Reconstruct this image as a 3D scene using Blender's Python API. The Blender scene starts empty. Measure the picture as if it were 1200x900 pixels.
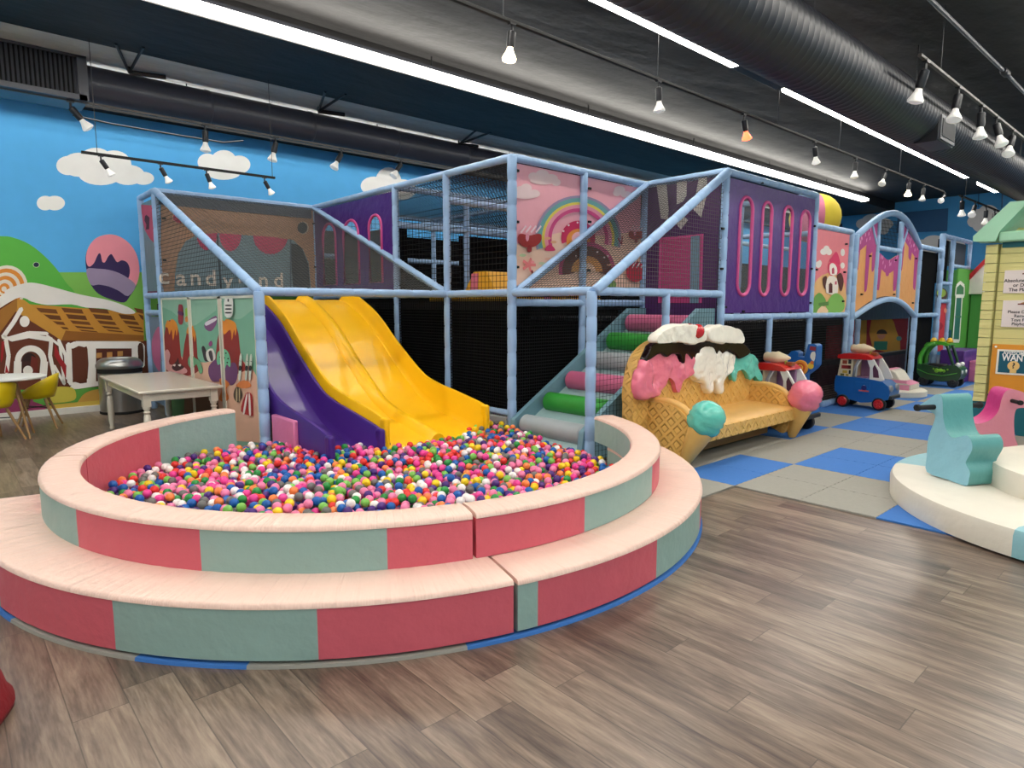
import bpy, bmesh, math, random
import numpy as np
from mathutils import Vector, Matrix
R = math.radians
GLOW, EXPO = 22, 0.2
random.seed(7)
COL = bpy.context.scene.collection
# ---------------------------------------------------------------- camera
FPX, PITCH, YAW, ROLL, H = 753.526, R(6.951), R(48.055), R(0.042), 1.45
fwd = Vector((math.cos(YAW)*math.cos(PITCH), math.sin(YAW)*math.cos(PITCH), -math.sin(PITCH)))
rgt = fwd.cross(Vector((0, 0, 1))).normalized(); upv = rgt.cross(fwd)
rgt, upv = rgt*math.cos(ROLL)+upv*math.sin(ROLL), -rgt*math.sin(ROLL)+upv*math.cos(ROLL)
cam = bpy.data.cameras.new('camera'); cam.sensor_width = 36; cam.lens = FPX/1200*36; cam.clip_start = .05; cam.clip_end = 100
cob = bpy.data.objects.new('camera', cam); COL.objects.link(cob)
cob.matrix_world = Matrix(((rgt.x, upv.x, -fwd.x, 0), (rgt.y, upv.y, -fwd.y, 0), (rgt.z, upv.z, -fwd.z, H), (0, 0, 0, 1)))
bpy.context.scene.camera = cob

def at(px, py, **k):
    """measured point of the place: where the sight line through a pixel meets a real plane"""
    d = fwd+rgt*((px-600)/FPX)-upv*((py-450)/FPX)
    if 'z' in k: t = (k['z']-H)/d.z
    elif 'x' in k: t = k['x']/d.x
    elif 'y' in k: t = k['y']/d.y
    else:
        n, o = k['n'], k['o']; t = (o-Vector((0, 0, H))).dot(n)/d.dot(n)
    return Vector((0, 0, H))+d*t

# ---------------------------------------------------------------- materials
def lin(c):
    return tuple(((v/12.92) if v <= .04045 else ((v+.055)/1.055)**2.4) for v in [x/255 for x in c])+(1,)
MATS = {}
def mat(name, rgb, rough=.5, metal=0, noise=.06, scale=12, bump=0, bscale=60, emit=0, coat=0, bdist=.01, stretch=None, spec=.5):
    if name in MATS: return MATS[name]
    m = bpy.data.materials.new(name); m.use_nodes = True; nt = m.node_tree; N = nt.nodes; b = N['Principled BSDF']
    b.inputs['Roughness'].default_value = rough; b.inputs['Metallic'].default_value = metal
    b.inputs['Specular IOR Level'].default_value = spec
    if coat: b.inputs['Coat Weight'].default_value = coat; b.inputs['Coat Roughness'].default_value = .08
    tc = N.new('ShaderNodeTexCoord'); mp = N.new('ShaderNodeMapping'); nt.links.new(tc.outputs['Object'], mp.inputs['Vector'])
    if stretch: mp.inputs['Scale'].default_value = stretch
    no = N.new('ShaderNodeTexNoise'); no.inputs['Scale'].default_value = scale; no.inputs['Detail'].default_value = 3
    nt.links.new(mp.outputs[0], no.inputs['Vector'])
    c = lin(rgb); mx = N.new('ShaderNodeMix'); mx.data_type = 'RGBA'
    mx.inputs[6].default_value = tuple(v*(1-noise) for v in c[:3])+(1,); mx.inputs[7].default_value = tuple(min(1, v*(1+noise)) for v in c[:3])+(1,)
    nt.links.new(no.outputs['Fac'], mx.inputs[0]); nt.links.new(mx.outputs[2], b.inputs['Base Color'])
    if emit:
        b.inputs['Emission Color'].default_value = c; b.inputs['Emission Strength'].default_value = emit
    if bump:
        n2 = N.new('ShaderNodeTexNoise'); n2.inputs['Scale'].default_value = bscale; n2.inputs['Detail'].default_value = 4
        nt.links.new(mp.outputs[0], n2.inputs['Vector'])
        bp = N.new('ShaderNodeBump'); bp.inputs['Strength'].default_value = bump; bp.inputs['Distance'].default_value = bdist
        nt.links.new(n2.outputs['Fac'], bp.inputs['Height']); nt.links.new(bp.outputs[0], b.inputs['Normal'])
    MATS[name] = m; return m
def paint(rgb, rough=.75):
    return mat('paint_%02x%02x%02x' % tuple(rgb), rgb, rough, noise=.07, scale=5)
def vinyl(name, rgb, rough=.42, bump=.35): return mat(name, rgb, rough, noise=.05, scale=6, bump=bump, bscale=7, bdist=.03)

def floor_mat():
    m = bpy.data.materials.new('wood_plank_floor'); m.use_nodes = True; nt = m.node_tree; N = nt.nodes; L = nt.links; b = N['Principled BSDF']
    tc = N.new('ShaderNodeTexCoord'); sp = N.new('ShaderNodeSeparateXYZ'); L.new(tc.outputs['Object'], sp.inputs[0])
    def mth(op, a, bb=None, c=None):
        n = N.new('ShaderNodeMath'); n.operation = op
        for i, v in enumerate((a, bb, c)):
            if v is None: continue
            if isinstance(v, (int, float)): n.inputs[i].default_value = v
            else: L.new(v, n.inputs[i])
        return n.outputs[0]
    W, LEN = .176, 1.22
    xs = mth('DIVIDE', mth('ADD', sp.outputs[0], .012+.088), W); row = mth('FLOOR', xs); fx = mth('FRACT', xs)
    wn = N.new('ShaderNodeTexWhiteNoise'); wn.noise_dimensions = '1D'; L.new(row, wn.inputs['W'])
    ys = mth('ADD', mth('DIVIDE', sp.outputs[1], LEN), wn.outputs['Value']); pl = mth('FLOOR', ys); fy = mth('FRACT', ys)
    cb = N.new('ShaderNodeCombineXYZ'); L.new(row, cb.inputs[0]); L.new(pl, cb.inputs[1])
    w2 = N.new('ShaderNodeTexWhiteNoise'); w2.noise_dimensions = '2D'; L.new(cb.outputs[0], w2.inputs['Vector'])
    # grain, stretched along the plank and shifted per plank
    gx = mth('ADD', mth('MULTIPLY', sp.outputs[0], 11), mth('MULTIPLY', w2.outputs['Value'], 40)); gy = mth('MULTIPLY', sp.outputs[1], 1.1)
    gc = N.new('ShaderNodeCombineXYZ'); L.new(gx, gc.inputs[0]); L.new(gy, gc.inputs[1]); L.new(mth('MULTIPLY', w2.outputs['Value'], 9), gc.inputs[2])
    g1 = N.new('ShaderNodeTexNoise'); g1.inputs['Scale'].default_value = 1.6; g1.inputs['Detail'].default_value = 6; g1.inputs['Roughness'].default_value = .62; g1.inputs['Distortion'].default_value = .5; L.new(gc.outputs[0], g1.inputs['Vector'])
    g2 = N.new('ShaderNodeTexNoise'); g2.inputs['Scale'].default_value = 9; g2.inputs['Detail'].default_value = 5; L.new(gc.outputs[0], g2.inputs['Vector'])
    v = mth('ADD', mth('MULTIPLY', g1.outputs['Fac'], .8), mth('ADD', mth('MULTIPLY', w2.outputs['Value'], .17), mth('MULTIPLY', g2.outputs['Fac'], .28)))
    cr = N.new('ShaderNodeValToRGB'); L.new(v, cr.inputs[0]); e = cr.color_ramp.elements
    e[0].position = .38; e[0].color = lin((52, 41, 36)); e[1].position = .90; e[1].color = lin((160, 142, 124))
    k = e.new(.60); k.color = lin((106, 90, 79))
    ex = mth('MINIMUM', fx, mth('SUBTRACT', 1, fx)); ey = mth('MINIMUM', fy, mth('SUBTRACT', 1, fy))
    seam = mth('MAXIMUM', mth('LESS_THAN', ex, .012), mth('LESS_THAN', ey, .0016))
    mx = N.new('ShaderNodeMix'); mx.data_type = 'RGBA'; L.new(mth('MULTIPLY', seam, .65), mx.inputs[0]); L.new(cr.outputs[0], mx.inputs[6]); mx.inputs[7].default_value = lin((60, 52, 46)); L.new(mx.outputs[2], b.inputs['Base Color'])
    b.inputs['Roughness'].default_value = .29
    bp = N.new('ShaderNodeBump'); bp.inputs['Strength'].default_value = .12; bp.inputs['Distance'].default_value = .004; L.new(g2.outputs['Fac'], bp.inputs['Height']); L.new(bp.outputs[0], b.inputs['Normal'])
    return m

# ---------------------------------------------------------------- mesh helpers
def smooth(pts, n=5, closed=True):
    out = []; P = [Vector(p) for p in pts]; k = len(P)
    rng = range(k) if closed else range(k-1)
    for i in rng:
        if closed: a, b, c, d = P[i-1], P[i], P[(i+1) % k], P[(i+2) % k]
        else: a, b, c, d = P[max(i-1, 0)], P[i], P[i+1], P[min(i+2, k-1)]
        for j in range(n):
            t = j/n
            out.append(.5*((2*b)+(c-a)*t+(2*a-5*b+4*c-d)*t*t+(3*b-a-3*c+d)*t**3))
    if not closed: out.append(P[-1])
    return out
class M:
    def __init__(s): s.v = []; s.f = []; s.mi = []; s.mats = []
    def m(s, mt):
        if mt not in s.mats: s.mats.append(mt)
        return s.mats.index(mt)
    def add(s, vs, fs, mt):
        o = len(s.v); s.v += [tuple(v) for v in vs]; i = s.m(mt)
        for f in fs: s.f.append([o+k for k in f]); s.mi.append(i)
    def box(s, x0, x1, y0, y1, z0, z1, mt):
        vs = [(x, y, z) for x in (x0, x1) for y in (y0, y1) for z in (z0, z1)]
        s.add(vs, [(0, 1, 3, 2), (4, 6, 7, 5), (0, 4, 5, 1), (2, 3, 7, 6), (0, 2, 6, 4), (1, 5, 7, 3)], mt)
    def obox(s, c, ax, ay, az, mt):
        c, ax, ay, az = map(Vector, (c, ax, ay, az))
        vs = [c+ax*i+ay*j+az*k for i in (-1, 1) for j in (-1, 1) for k in (-1, 1)]
        s.add(vs, [(0, 1, 3, 2), (4, 6, 7, 5), (0, 4, 5, 1), (2, 3, 7, 6), (0, 2, 6, 4), (1, 5, 7, 3)], mt)
    def frame(s, d):
        d = Vector(d).normalized(); a = Vector((0, 0, 1)) if abs(d.z) < .9 else Vector((1, 0, 0))
        u = d.cross(a).normalized(); return u, d.cross(u)
    def rings(s, rows, mt, cap=True, closed=False):
        n = len(rows[0]); vs = [p for r in rows for p in r]; fs = []
        k = len(rows)
        for i in range(k if closed else k-1):
            for j in range(n):
                a = i*n+j; b = i*n+(j+1) % n; c = ((i+1) % k)*n+(j+1) % n; d = ((i+1) % k)*n+j
                fs.append((a, b, c, d))
        if cap and not closed: fs += [tuple(range(n))[::-1], tuple(range((k-1)*n, k*n))]
        s.add(vs, fs, mt)
    def tube(s, p, q, r, mt, n=8, r2=None, cap=True):
        p, q = Vector(p), Vector(q); u, w = s.frame(q-p); r2 = r if r2 is None else r2
        s.rings([[c+(u*math.cos(a)+w*math.sin(a))*rr for a in [2*math.pi*i/n for i in range(n)]] for c, rr in ((p, r), (q, r2))], mt, cap)
    def ptube(s, p, q, r, mt, n=12, seg=.24):
        """foam sleeve: short fabric segments with a pinched seam between them"""
        p, q = Vector(p), Vector(q); L = (q-p).length; k = max(1, round(L/seg)); u, w = s.frame(q-p); rows = []
        for i in range(k):
            for t, f in ((0, .86), (.05, .97), (.5, 1.02), (.95, .97), (1, .86)):
                if i and t == 0: continue
                c = p+(q-p)*((i+t)/k); rows.append([c+(u*math.cos(a)+w*math.sin(a))*r*f*(1+.02*math.sin(3*a+i*2)) for a in [2*math.pi*j/n for j in range(n)]])
        s.rings(rows, mt)
    def path(s, pts, r, mt, n=8, closed=False):
        pts = [Vector(p) for p in pts]; rows = []; k = len(pts); u0 = None
        for i, p in enumerate(pts):
            d = (pts[(i+1) % k]-pts[i-1]) if closed else (pts[min(i+1, k-1)]-pts[max(i-1, 0)])
            d.normalize()
            if u0 is None: u, w = s.frame(d)
            else: u = (u0-d*u0.dot(d)).normalized(); w = d.cross(u)
            u0 = u; rr = r[i] if isinstance(r, (list, tuple)) else r
            rows.append([p+(u*math.cos(a)+w*math.sin(a))*rr for a in [2*math.pi*j/n for j in range(n)]])
        s.rings(rows, mt, closed=closed)
    def lathe(s, prof, c, mt, n=24, axis=(0, 0, 1), cap=True):
        c = Vector(c); d = Vector(axis).normalized(); u, w = s.frame(d)
        s.rings([[c+d*z+(u*math.cos(a)+w*math.sin(a))*max(r, 1e-4) for a in [2*math.pi*j/n for j in range(n)]] for r, z in prof], mt, cap)
    def prism(s, pts, vec, mt, mt2=None):
        P = [Vector(p) for p in pts]; vec = Vector(vec); n = len(P)
        s.add(P, [tuple(range(n))], mt); s.add([p+vec for p in P], [tuple(range(n))[::-1]], mt2 or mt)
        s.add(P+[p+vec for p in P], [(i, (i+1) % n, n+(i+1) % n, n+i) for i in range(n)], mt2 or mt)
    def sphere(s, c, r, mt, n=16, sq=(1, 1, 1)):
        c = Vector(c); rows = []
        for i in range(n//2+1):
            t = math.pi*i/(n//2); rr = max(math.sin(t), 1e-3)
            rows.append([c+Vector((rr*math.cos(a)*r*sq[0], rr*math.sin(a)*r*sq[1], math.cos(t)*r*sq[2])) for a in [2*math.pi*j/n for j in range(n)]])
        s.rings(rows, mt)
    def puffy(s, pts, nrm, h, w, mt, base=None):
        """closed outline swollen into a soft cushion that stands h out of its plane"""
        P = [Vector(p) for p in pts]; nrm = Vector(nrm).normalized(); k = len(P); c = sum(P, Vector())/k
        area = sum((P[i].cross(P[(i+1) % k]) for i in range(k)), Vector()).dot(nrm); sg = 1 if area > 0 else -1
        rows = [P]; inn = []
        for i in range(k):
            d = (P[(i+1) % k]-P[i-1]).normalized(); inn.append(nrm.cross(d)*sg)
        for t in (.12, .35, .7, 1):
            rows.append([P[i]+inn[i]*w*t+nrm*h*math.sin(t*math.pi/2)**.8 for i in range(k)])
        if base: rows.insert(0, [p-nrm*base for p in P])
        if sg < 0: rows = [r[::-1] for r in rows]
        s.rings(rows, mt)
    def net(s, a, b, c, d, sp, r, mt, diag=False):
        """cord net on the quad a-b-c-d"""
        a, b, c, d = map(Vector, (a, b, c, d)); n1 = max(1, int((b-a).length/sp)); n2 = max(1, int((d-a).length/sp))
        f = lambda u, v: (a*(1-u)+b*u)*(1-v)+(d*(1-u)+c*u)*v
        for i in range(n1+1): s.tube(f(i/n1, 0), f(i/n1, 1), r, mt, 3, cap=False)
        for i in range(n2+1): s.tube(f(0, i/n2), f(1, i/n2), r, mt, 3, cap=False)
    def build(s, name, parent=None, sm=False, bevel=0, local=False, sub=0, label=None, kind=None, angle=None, seg=2):
        me = bpy.data.meshes.new(name); off = Vector((0, 0, 0))
        if parent is not None and not local:
            off = parent['_o'] if '_o' in parent else (0, 0, 0); off = Vector(off)
        me.from_pydata([tuple(Vector(v)-off) for v in s.v], [], s.f)
        for m_ in s.mats: me.materials.append(m_)
        me.polygons.foreach_set('material_index', s.mi)
        if sm: me.polygons.foreach_set('use_smooth', [True]*len(s.f))
        me.update()
        bm = bmesh.new(); bm.from_mesh(me); bmesh.ops.recalc_face_normals(bm, faces=bm.faces) if not getattr(s, 'keep', False) else None; bm.to_mesh(me); bm.free()
        if sm and angle: me.set_sharp_from_angle(angle=R(angle))
        o = bpy.data.objects.new(name, me); COL.objects.link(o)
        if parent is not None:
            o.parent = parent
            if not local and '_o' in parent and parent.get('_d', 1) == 2: pass
            o['_o'] = tuple(off)
        if bevel:
            b = o.modifiers.new('bevel', 'BEVEL'); b.width = bevel; b.segments = seg; b.limit_method = 'ANGLE'; b.angle_limit = R(35); b.harden_normals = False
            if not sm: me.polygons.foreach_set('use_smooth', [True]*len(me.polygons)); me.set_sharp_from_angle(angle=R(50))
        if sub:
            b = o.modifiers.new('sub', 'SUBSURF'); b.levels = sub; b.render_levels = sub
        if label: o['label'] = label
        if kind: o['kind'] = kind
        return o
def tag(o, label, cat, group=None, kind=None):
    o['label'] = label; o['category'] = cat
    if group: o['group'] = group
    if kind: o['kind'] = kind
    return o
def thing(name, loc, label, cat, group=None, rz=0):
    o = bpy.data.objects.new(name, None); COL.objects.link(o); o.location = loc; o.rotation_euler = (0, 0, rz); o.empty_display_size = .2
    o['_o'] = tuple(loc); return tag(o, label, cat, group)
def copy_tree(o, parent=None):
    c = o.copy(); COL.objects.link(c)
    if parent is not None: c.parent = parent
    for ch in list(o.children): copy_tree(ch, c)
    return c
def flat(m, pts, mt, off):
    m.add([Vector(p)+Vector(off) for p in pts], [tuple(range(len(pts)))], mt)
class Art:
    """painted or printed shapes lying on one plane; pixel outlines are measured onto that plane"""
    def __init__(s, m, T=(0, 0, 1), **pl):
        s.m, s.pl, s.T = m, pl, T; s.l = 0; s.st = .0006
        s.n = Vector((-1, 0, 0)) if 'x' in pl else Vector((0, -1, 0))
    def p(s, x, y): return at(s.T[0]+x/s.T[2], s.T[1]+y/s.T[2], **s.pl)
    def off(s): s.l += 1; return s.n*(s.l*s.st)
    def poly(s, pts, col, sm=4):
        P = [s.p(*q) for q in pts]
        if sm: P = smooth(P, sm)
        flat(s.m, P, paint(col) if isinstance(col, tuple) else col, s.off())
    def uv(s):
        return (Vector((0, -1, 0)) if 'x' in s.pl else Vector((1, 0, 0))), Vector((0, 0, 1))
    def ell(s, x, y, ru, rv, col, a0=0, a1=360, n=24):
        k = n if a1-a0 < 360 else n-1; f = s.T[2]*FPX/(s.p(x, y)-Vector((0, 0, H))).length
        P = [s.p(x+ru*f*math.cos(R(a0+(a1-a0)*i/n)), y-rv*f*math.sin(R(a0+(a1-a0)*i/n))) for i in range(k+1)]
        flat(s.m, P, paint(col) if isinstance(col, tuple) else col, s.off())
    def arc(s, x, y, r0, r1, col, a0=0, a1=180, n=24):
        f = s.T[2]*FPX/(s.p(x, y)-Vector((0, 0, H))).length; P = []
        for rr, rng in ((r1*f, range(n+1)), (r0*f, range(n, -1, -1))):
            P += [s.p(x+math.cos(R(a0+(a1-a0)*i/n))*rr, y-math.sin(R(a0+(a1-a0)*i/n))*rr) for i in rng]
        o = s.off(); P = [p+o for p in P]; k = n+1; mt = paint(col) if isinstance(col, tuple) else col
        s.m.add(P, [(i, i+1, 2*k-2-i, 2*k-1-i) for i in range(n)], mt)
    def line(s, pts, w, col):
        P = [s.p(*q) for q in pts]; o = s.off(); mt = paint(col) if isinstance(col, tuple) else col
        for a, b in zip(P, P[1:]):
            d = (b-a).normalized(); t = s.n.cross(d)*w/2; flat(s.m, [a+t, b+t, b-t, a-t], mt, o)
    def cloud(s, blobs, col=(232, 231, 228)):
        for (x, y, ru, rv) in blobs: s.ell(x, y, ru, rv, col)
        s.l -= len(blobs)-1
def text(m, txt, c, h, mt, u, v, n=None, align='CENTER', bold=0, sx=1):
    cu = bpy.data.curves.new('t', 'FONT'); cu.body = txt; cu.size = 1; cu.align_x = align; cu.align_y = 'CENTER'; cu.offset = bold
    ob = bpy.data.objects.new('t', cu); COL.objects.link(ob); me = ob.to_mesh()
    c, u, v = Vector(c), Vector(u), Vector(v)
    vs = [c+u*(q.co.x*h*sx)+v*(q.co.y*h) for q in me.vertices]; fs = [tuple(p.vertices) for p in me.polygons]
    m.add(vs, fs, mt); ob.to_mesh_clear(); bpy.data.objects.remove(ob); bpy.data.curves.remove(cu)

# ---------------------------------------------------------------- measured grid of the place
X0, X1, X2, X3 = 2.252, 4.389, 6.568, 8.85
Y0, YA, Y1, YB, Y2, Y3 = 5.98, 7.05, 9.35, 10.1, 4.886, 3.821
ZD, ZT, ZL = 1.579, 2.923, 1.319
YW, XE, ZC = 10.40, 22.3, 4.6
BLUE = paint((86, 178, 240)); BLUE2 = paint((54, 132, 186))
black_vinyl = mat('black_ceiling_vinyl', (22, 20, 20), .6, noise=.25, scale=2, bump=.35, bscale=1.6, bdist=.10, stretch=(.7, 1.4, 1))
lit_vinyl = mat('lit_ceiling_wrap', (205, 205, 202), .6, noise=.25, scale=3, bump=.6, bscale=3, bdist=.1, stretch=(.5, 2, 1))  # pale colour stands in for light on the ceiling above the wall duct
dark = mat('dark_metal', (32, 33, 38), .42, noise=.1)
duct_b = mat('big_duct_black_paint', (32, 34, 41), .42, noise=.08, scale=4); duct_m = mat('duct_black_paint', (58, 60, 72), .36, noise=.08, scale=4)
blackm = mat('matt_black', (14, 14, 16), .8, noise=.1)
pad = vinyl('light_blue_sleeve', (152, 184, 222), .5, .5)
white_p = mat('white_plastic', (235, 234, 230), .35)
# ---------------------------------------------------------------- room
def struct(name, m, **k): return m.build(name, kind='structure', **k)
m = M(); m.box(-6, XE, -6, YW, -.1, 0, floor_mat()); struct('floor', m)
m = M()
m.box(-6, XE+.2, -6, YW+.2, ZC, ZC+.1, black_vinyl); struct('ceiling', m)
m = M(); m.box(-6, XE, 7.22, 8.72, 4.34, ZC, black_vinyl)                       # long boxed soffit left of the first strip light
struct('trim_1', m)
m = M(); m.prism([(-6, 8.73, 4.345), (-6, YW-.01, 4.45), (-6, YW-.01, ZC-.002), (-6, 8.73, ZC-.002)], (XE+6, 0, 0), lit_vinyl); struct('trim_2', m)  # band tilted down and coloured pale so it looks lit
m = M(); m.box(-6, XE, YW-.16, YW-.005, 4.02, 4.16, blackm); struct('trim_3', m)
m = M(); m.box(-6, XE, YW-.075, YW, 0, .085, mat('white_trim_paint', (226, 224, 216), .5)); struct('baseboard_left', m)
# far wall, painted
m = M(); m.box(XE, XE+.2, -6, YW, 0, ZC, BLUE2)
A = Art(m, (1000, 200, 6), x=XE); A.st = .004
gc = (190, 190, 190)
A.cloud([(75, 375, .3, .2), (140, 352, .42, .25), (205, 375, .4, .22), (215, 410, .2, .2)], gc); A.l += 1
A.cloud([(490, 515, .32, .16), (570, 497, .4, .22), (650, 500, .4, .22), (730, 520, .3, .16), (600, 540, .9, .2)], gc); A.l += 1
A.cloud([(845, 360, .22, .2), (880, 320, .3, .25), (900, 380, .32, .28), (950, 290, .35, .25), (990, 350, .5, .4)], gc); A.l += 1
A.poly([(315, 298), (670, 265), (662, 424), (306, 440)], (26, 72, 112), 0)
A.poly([(-130, 375), (-75, 372), (-75, 430), (-130, 430)], (20, 40, 60), 0)
for x in (62, 885, 1050): A.line([(x, 130), (x-3, 260)], .025, (34, 84, 124))
A.poly([(650, 700), (1000, 690), (1000, 1140), (640, 1140)], (74, 146, 70), 0)
A.poly([(640, 1120), (1000, 1120), (1000, 1700), (640, 1700)], (22, 92, 104), 0)
struct('wall_end', m)
m = M(); m.box(-6, XE, -6.2, -6, 0, ZC, paint((96, 160, 200))); struct('wall_right', m)
m = M(); m.box(-6.2, -6, -6.2, YW, 0, ZC, paint((170, 190, 200))); struct('wall_rear', m)
# left wall with its painted candy landscape
m = M(); m.box(-6, XE, YW, YW+.2, 0, ZC, BLUE)
A = Art(m, (0, 0, 1), y=YW); A.st = .0003
CW = (250, 248, 244)
A.cloud([(92, 193, .28, .2), (112, 190, .3, .24), (133, 193, .3, .24), (118, 203, .38, .2), (150, 205, .28, .17), (168, 209, .18, .11), (80, 194, .2, .16)], CW); A.l += 1
A.cloud([(243, 190, .17, .15), (262, 188, .22, .18), (280, 193, .2, .16), (262, 202, .3, .13)], CW); A.l += 1
A.cloud([(53, 238, .14, .12), (64, 238, .17, .12)], CW); A.l += 1
A.cloud([(438, 218, .25, .18), (455, 213, .25, .28), (470, 222, .3, .2)], CW); A.l += 1
LG, DG = (126, 190, 84), (92, 184, 70)
A.poly([(60, 319), (400, 319), (400, 480), (-400, 480), (-400, 330)], LG, 0)
A.T = (0, 230, 6.667)
A.poly([(-2500, 1750), (-2500, 600), (-1200, 420), (-400, 330), (0, 312), (110, 325), (230, 375), (340, 460), (440, 565), (520, 680), (590, 760), (700, 1000), (700, 1750)], DG, 3)
A.ell(283, 535, .055, .045, (200, 215, 180)); A.ell(283, 535, .045, .038, (20, 34, 62))
egg = [(668, 480), (690, 400), (740, 335), (800, 306), (870, 298), (940, 318), (1010, 368), (1060, 440), (1086, 530), (1086, 620), (1060, 710), (1015, 780), (970, 830), (880, 810), (790, 775), (740, 735), (700, 670), (676, 580)]
A.poly(egg, (52, 34, 86), 3)
A.poly([(672, 470), (690, 400), (740, 335), (800, 306), (870, 298), (940, 318), (1010, 368), (1060, 440), (1086, 530), (1086, 620), (1060, 700), (1020, 715), (985, 690), (1010, 620), (1012, 560), (990, 515), (950, 500), (915, 515), (890, 480), (870, 452), (845, 470), (820, 515), (798, 510), (785, 450), (765, 455), (735, 520), (700, 550), (678, 530)], (246, 152, 166), 3)
A.poly([(674, 572), (760, 566), (850, 575), (930, 600), (1000, 640), (1060, 700), (1000, 780), (930, 740), (850, 705), (770, 690), (708, 690)], (160, 142, 172), 3)
# orange and white swirl lollipop
for k, (rr, c) in enumerate([(1.42, (236, 226, 210)), (1.24, (226, 142, 52)), (1.0, (236, 226, 210)), (.8, (226, 142, 52)), (.58, (236, 226, 210)), (.36, (226, 142, 52)), (.18, (236, 226, 210))]): A.ell(55-k*4, 700+k*4, rr*.235, rr*.235, c)
# gingerbread house
A.T = (0, 350, 6)
BR, WF, WFD, IC = (106, 50, 26), (204, 142, 48), (152, 94, 28), (246, 240, 232)
A.poly([(-420, 640), (-420, 260), (120, 0), (460, 290), (1040, 296), (1060, 600), (520, 630), (460, 640)], BR, 0)
A.poly([(120, 10), (215, 40), (1010, 100), (1010, 300), (430, 292), (110, 90)], WF, 0)
for i, (y0, y1) in enumerate([(64, 100), (108, 145), (152, 180), (190, 210), (216, 232)]):
    for (xa, xb) in ((245, 400), (420, 580), (610, 760), (790, 920), (930, 1010)):
        s_ = i*34; xa2, xb2 = xa+s_*.9+10, min(1005, xb+s_*.75-6)
        if xb2-xa2 > 12: A.poly([(xa2, y0), (xb2, y0+12), (min(1008, xb2+14), y1+6), (xa2+22, y1-4)], (104, 58, 18) if i % 2 else (116, 66, 20), 0)
A.poly([(440, 225), (1010, 258), (1010, 292), (430, 294)], WFD, 0)
A.poly([(120, 0), (170, 10), (460, 225), (430, 294), (110, 75)], (206, 148, 56), 0)
A.poly([(120, 0), (120, 75), (0, 240), (-420, 520), (-420, 350)], (168, 112, 40), 0)
A.poly([(-600, 330), (-20, 0), (40, -60), (180, -110), (300, -100), (560, -30), (760, 10), (900, 60), (950, 100), (880, 108), (800, 88), (730, 70), (600, 62), (500, 40), (330, 44), (220, 20), (180, 0), (110, 0), (-100, 130), (-500, 380)], (240, 236, 230), 3)
def iced(pts, w=.05): A.line(pts, w*.62, IC); [A.ell(x, y, w*.31, w*.31, IC, n=12) for x, y in pts]
iced([(150, 70), (95, 165), (20, 270), (60, 280), (200, 240), (330, 245)], .075)
A.ell(172, 160, .08, .09, IC)
iced([(75, 285), (200, 260), (350, 285)], .1)
iced([(40, 290), (60, 400), (45, 520)], .07); iced([(360, 280), (350, 400), (380, 540)], .07)
iced([(410, 290), (460, 400), (470, 560)], .06); iced([(330, 260), (420, 330), (450, 600), (380, 470)], .05)
A.poly([(385, 320), (430, 420), (465, 470), (462, 560), (430, 480), (380, 400)], (166, 30, 34), 0)
A.poly([(10, 300), (30, 300), (20, 420), (5, 450)], (166, 30, 34), 0); A.poly([(40, 460), (62, 520), (35, 520)], (166, 30, 34), 0)
A.arc(215, 440, .16, .26, IC, 0, 180); iced([(125, 440), (120, 560)], .13); iced([(310, 440), (300, 560)], .13)
A.ell(205, 450, .125, .16, (44, 20, 16), 0, 180); A.poly([(150, 440), (262, 440), (262, 560), (150, 560)], (60, 26, 20), 0)
A.poly([(220, 400), (262, 420), (262, 560), (200, 560)], (112, 36, 24), 0)
A.ell(195, 505, .08, .08, IC)
iced([(490, 330), (530, 312), (970, 312), (1000, 330), (1000, 470)], .085)
iced([(480, 320), (490, 590), (560, 612), (720, 590)], .1); iced([(640, 320), (640, 590)], .17); iced([(945, 320), (945, 420)], .13)
iced([(500, 335), (960, 335)], .09)
A.poly([(512, 350), (590, 340), (612, 355), (612, 560), (520, 585), (508, 560)], (98, 46, 24), 2)
A.poly([(672, 360), (900, 352), (922, 375), (920, 500), (672, 560)], (88, 36, 22), 0)
for (x, y) in ((695, 397), (768, 392), (842, 385), (692, 470), (765, 462)): A.poly([(x-20, y-16), (x+18, y-18), (x+18, y+16), (x-20, y+20)], (196, 140, 74), 0)
A.poly([(965, 330), (1000, 320), (1005, 450), (975, 460)], (70, 38, 24), 3)
iced([(500, 625), (740, 590)], .09)
A.poly([(-900, 560), (60, 540), (0, 620), (-900, 760)], (120, 170, 60), 0)
A.poly([(200, 650), (1200, 600), (1200, 790), (-600, 900), (-600, 700)], (92, 160, 62), 0)
A.poly([(330, 640), (400, 618), (500, 622), (530, 660), (520, 710), (420, 730), (330, 725)], (204, 190, 72), 3)
A.poly([(560, 700), (620, 650), (740, 628), (900, 630), (900, 760), (560, 770)], (196, 152, 66), 3)
A.poly([(-600, 760), (150, 700), (230, 720), (290, 790), (-600, 900)], (138, 52, 92), 3)
A.poly([(330, 745), (780, 705), (780, 770), (330, 790)], (206, 176, 74), 0)
struct('wall_left', m)

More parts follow.
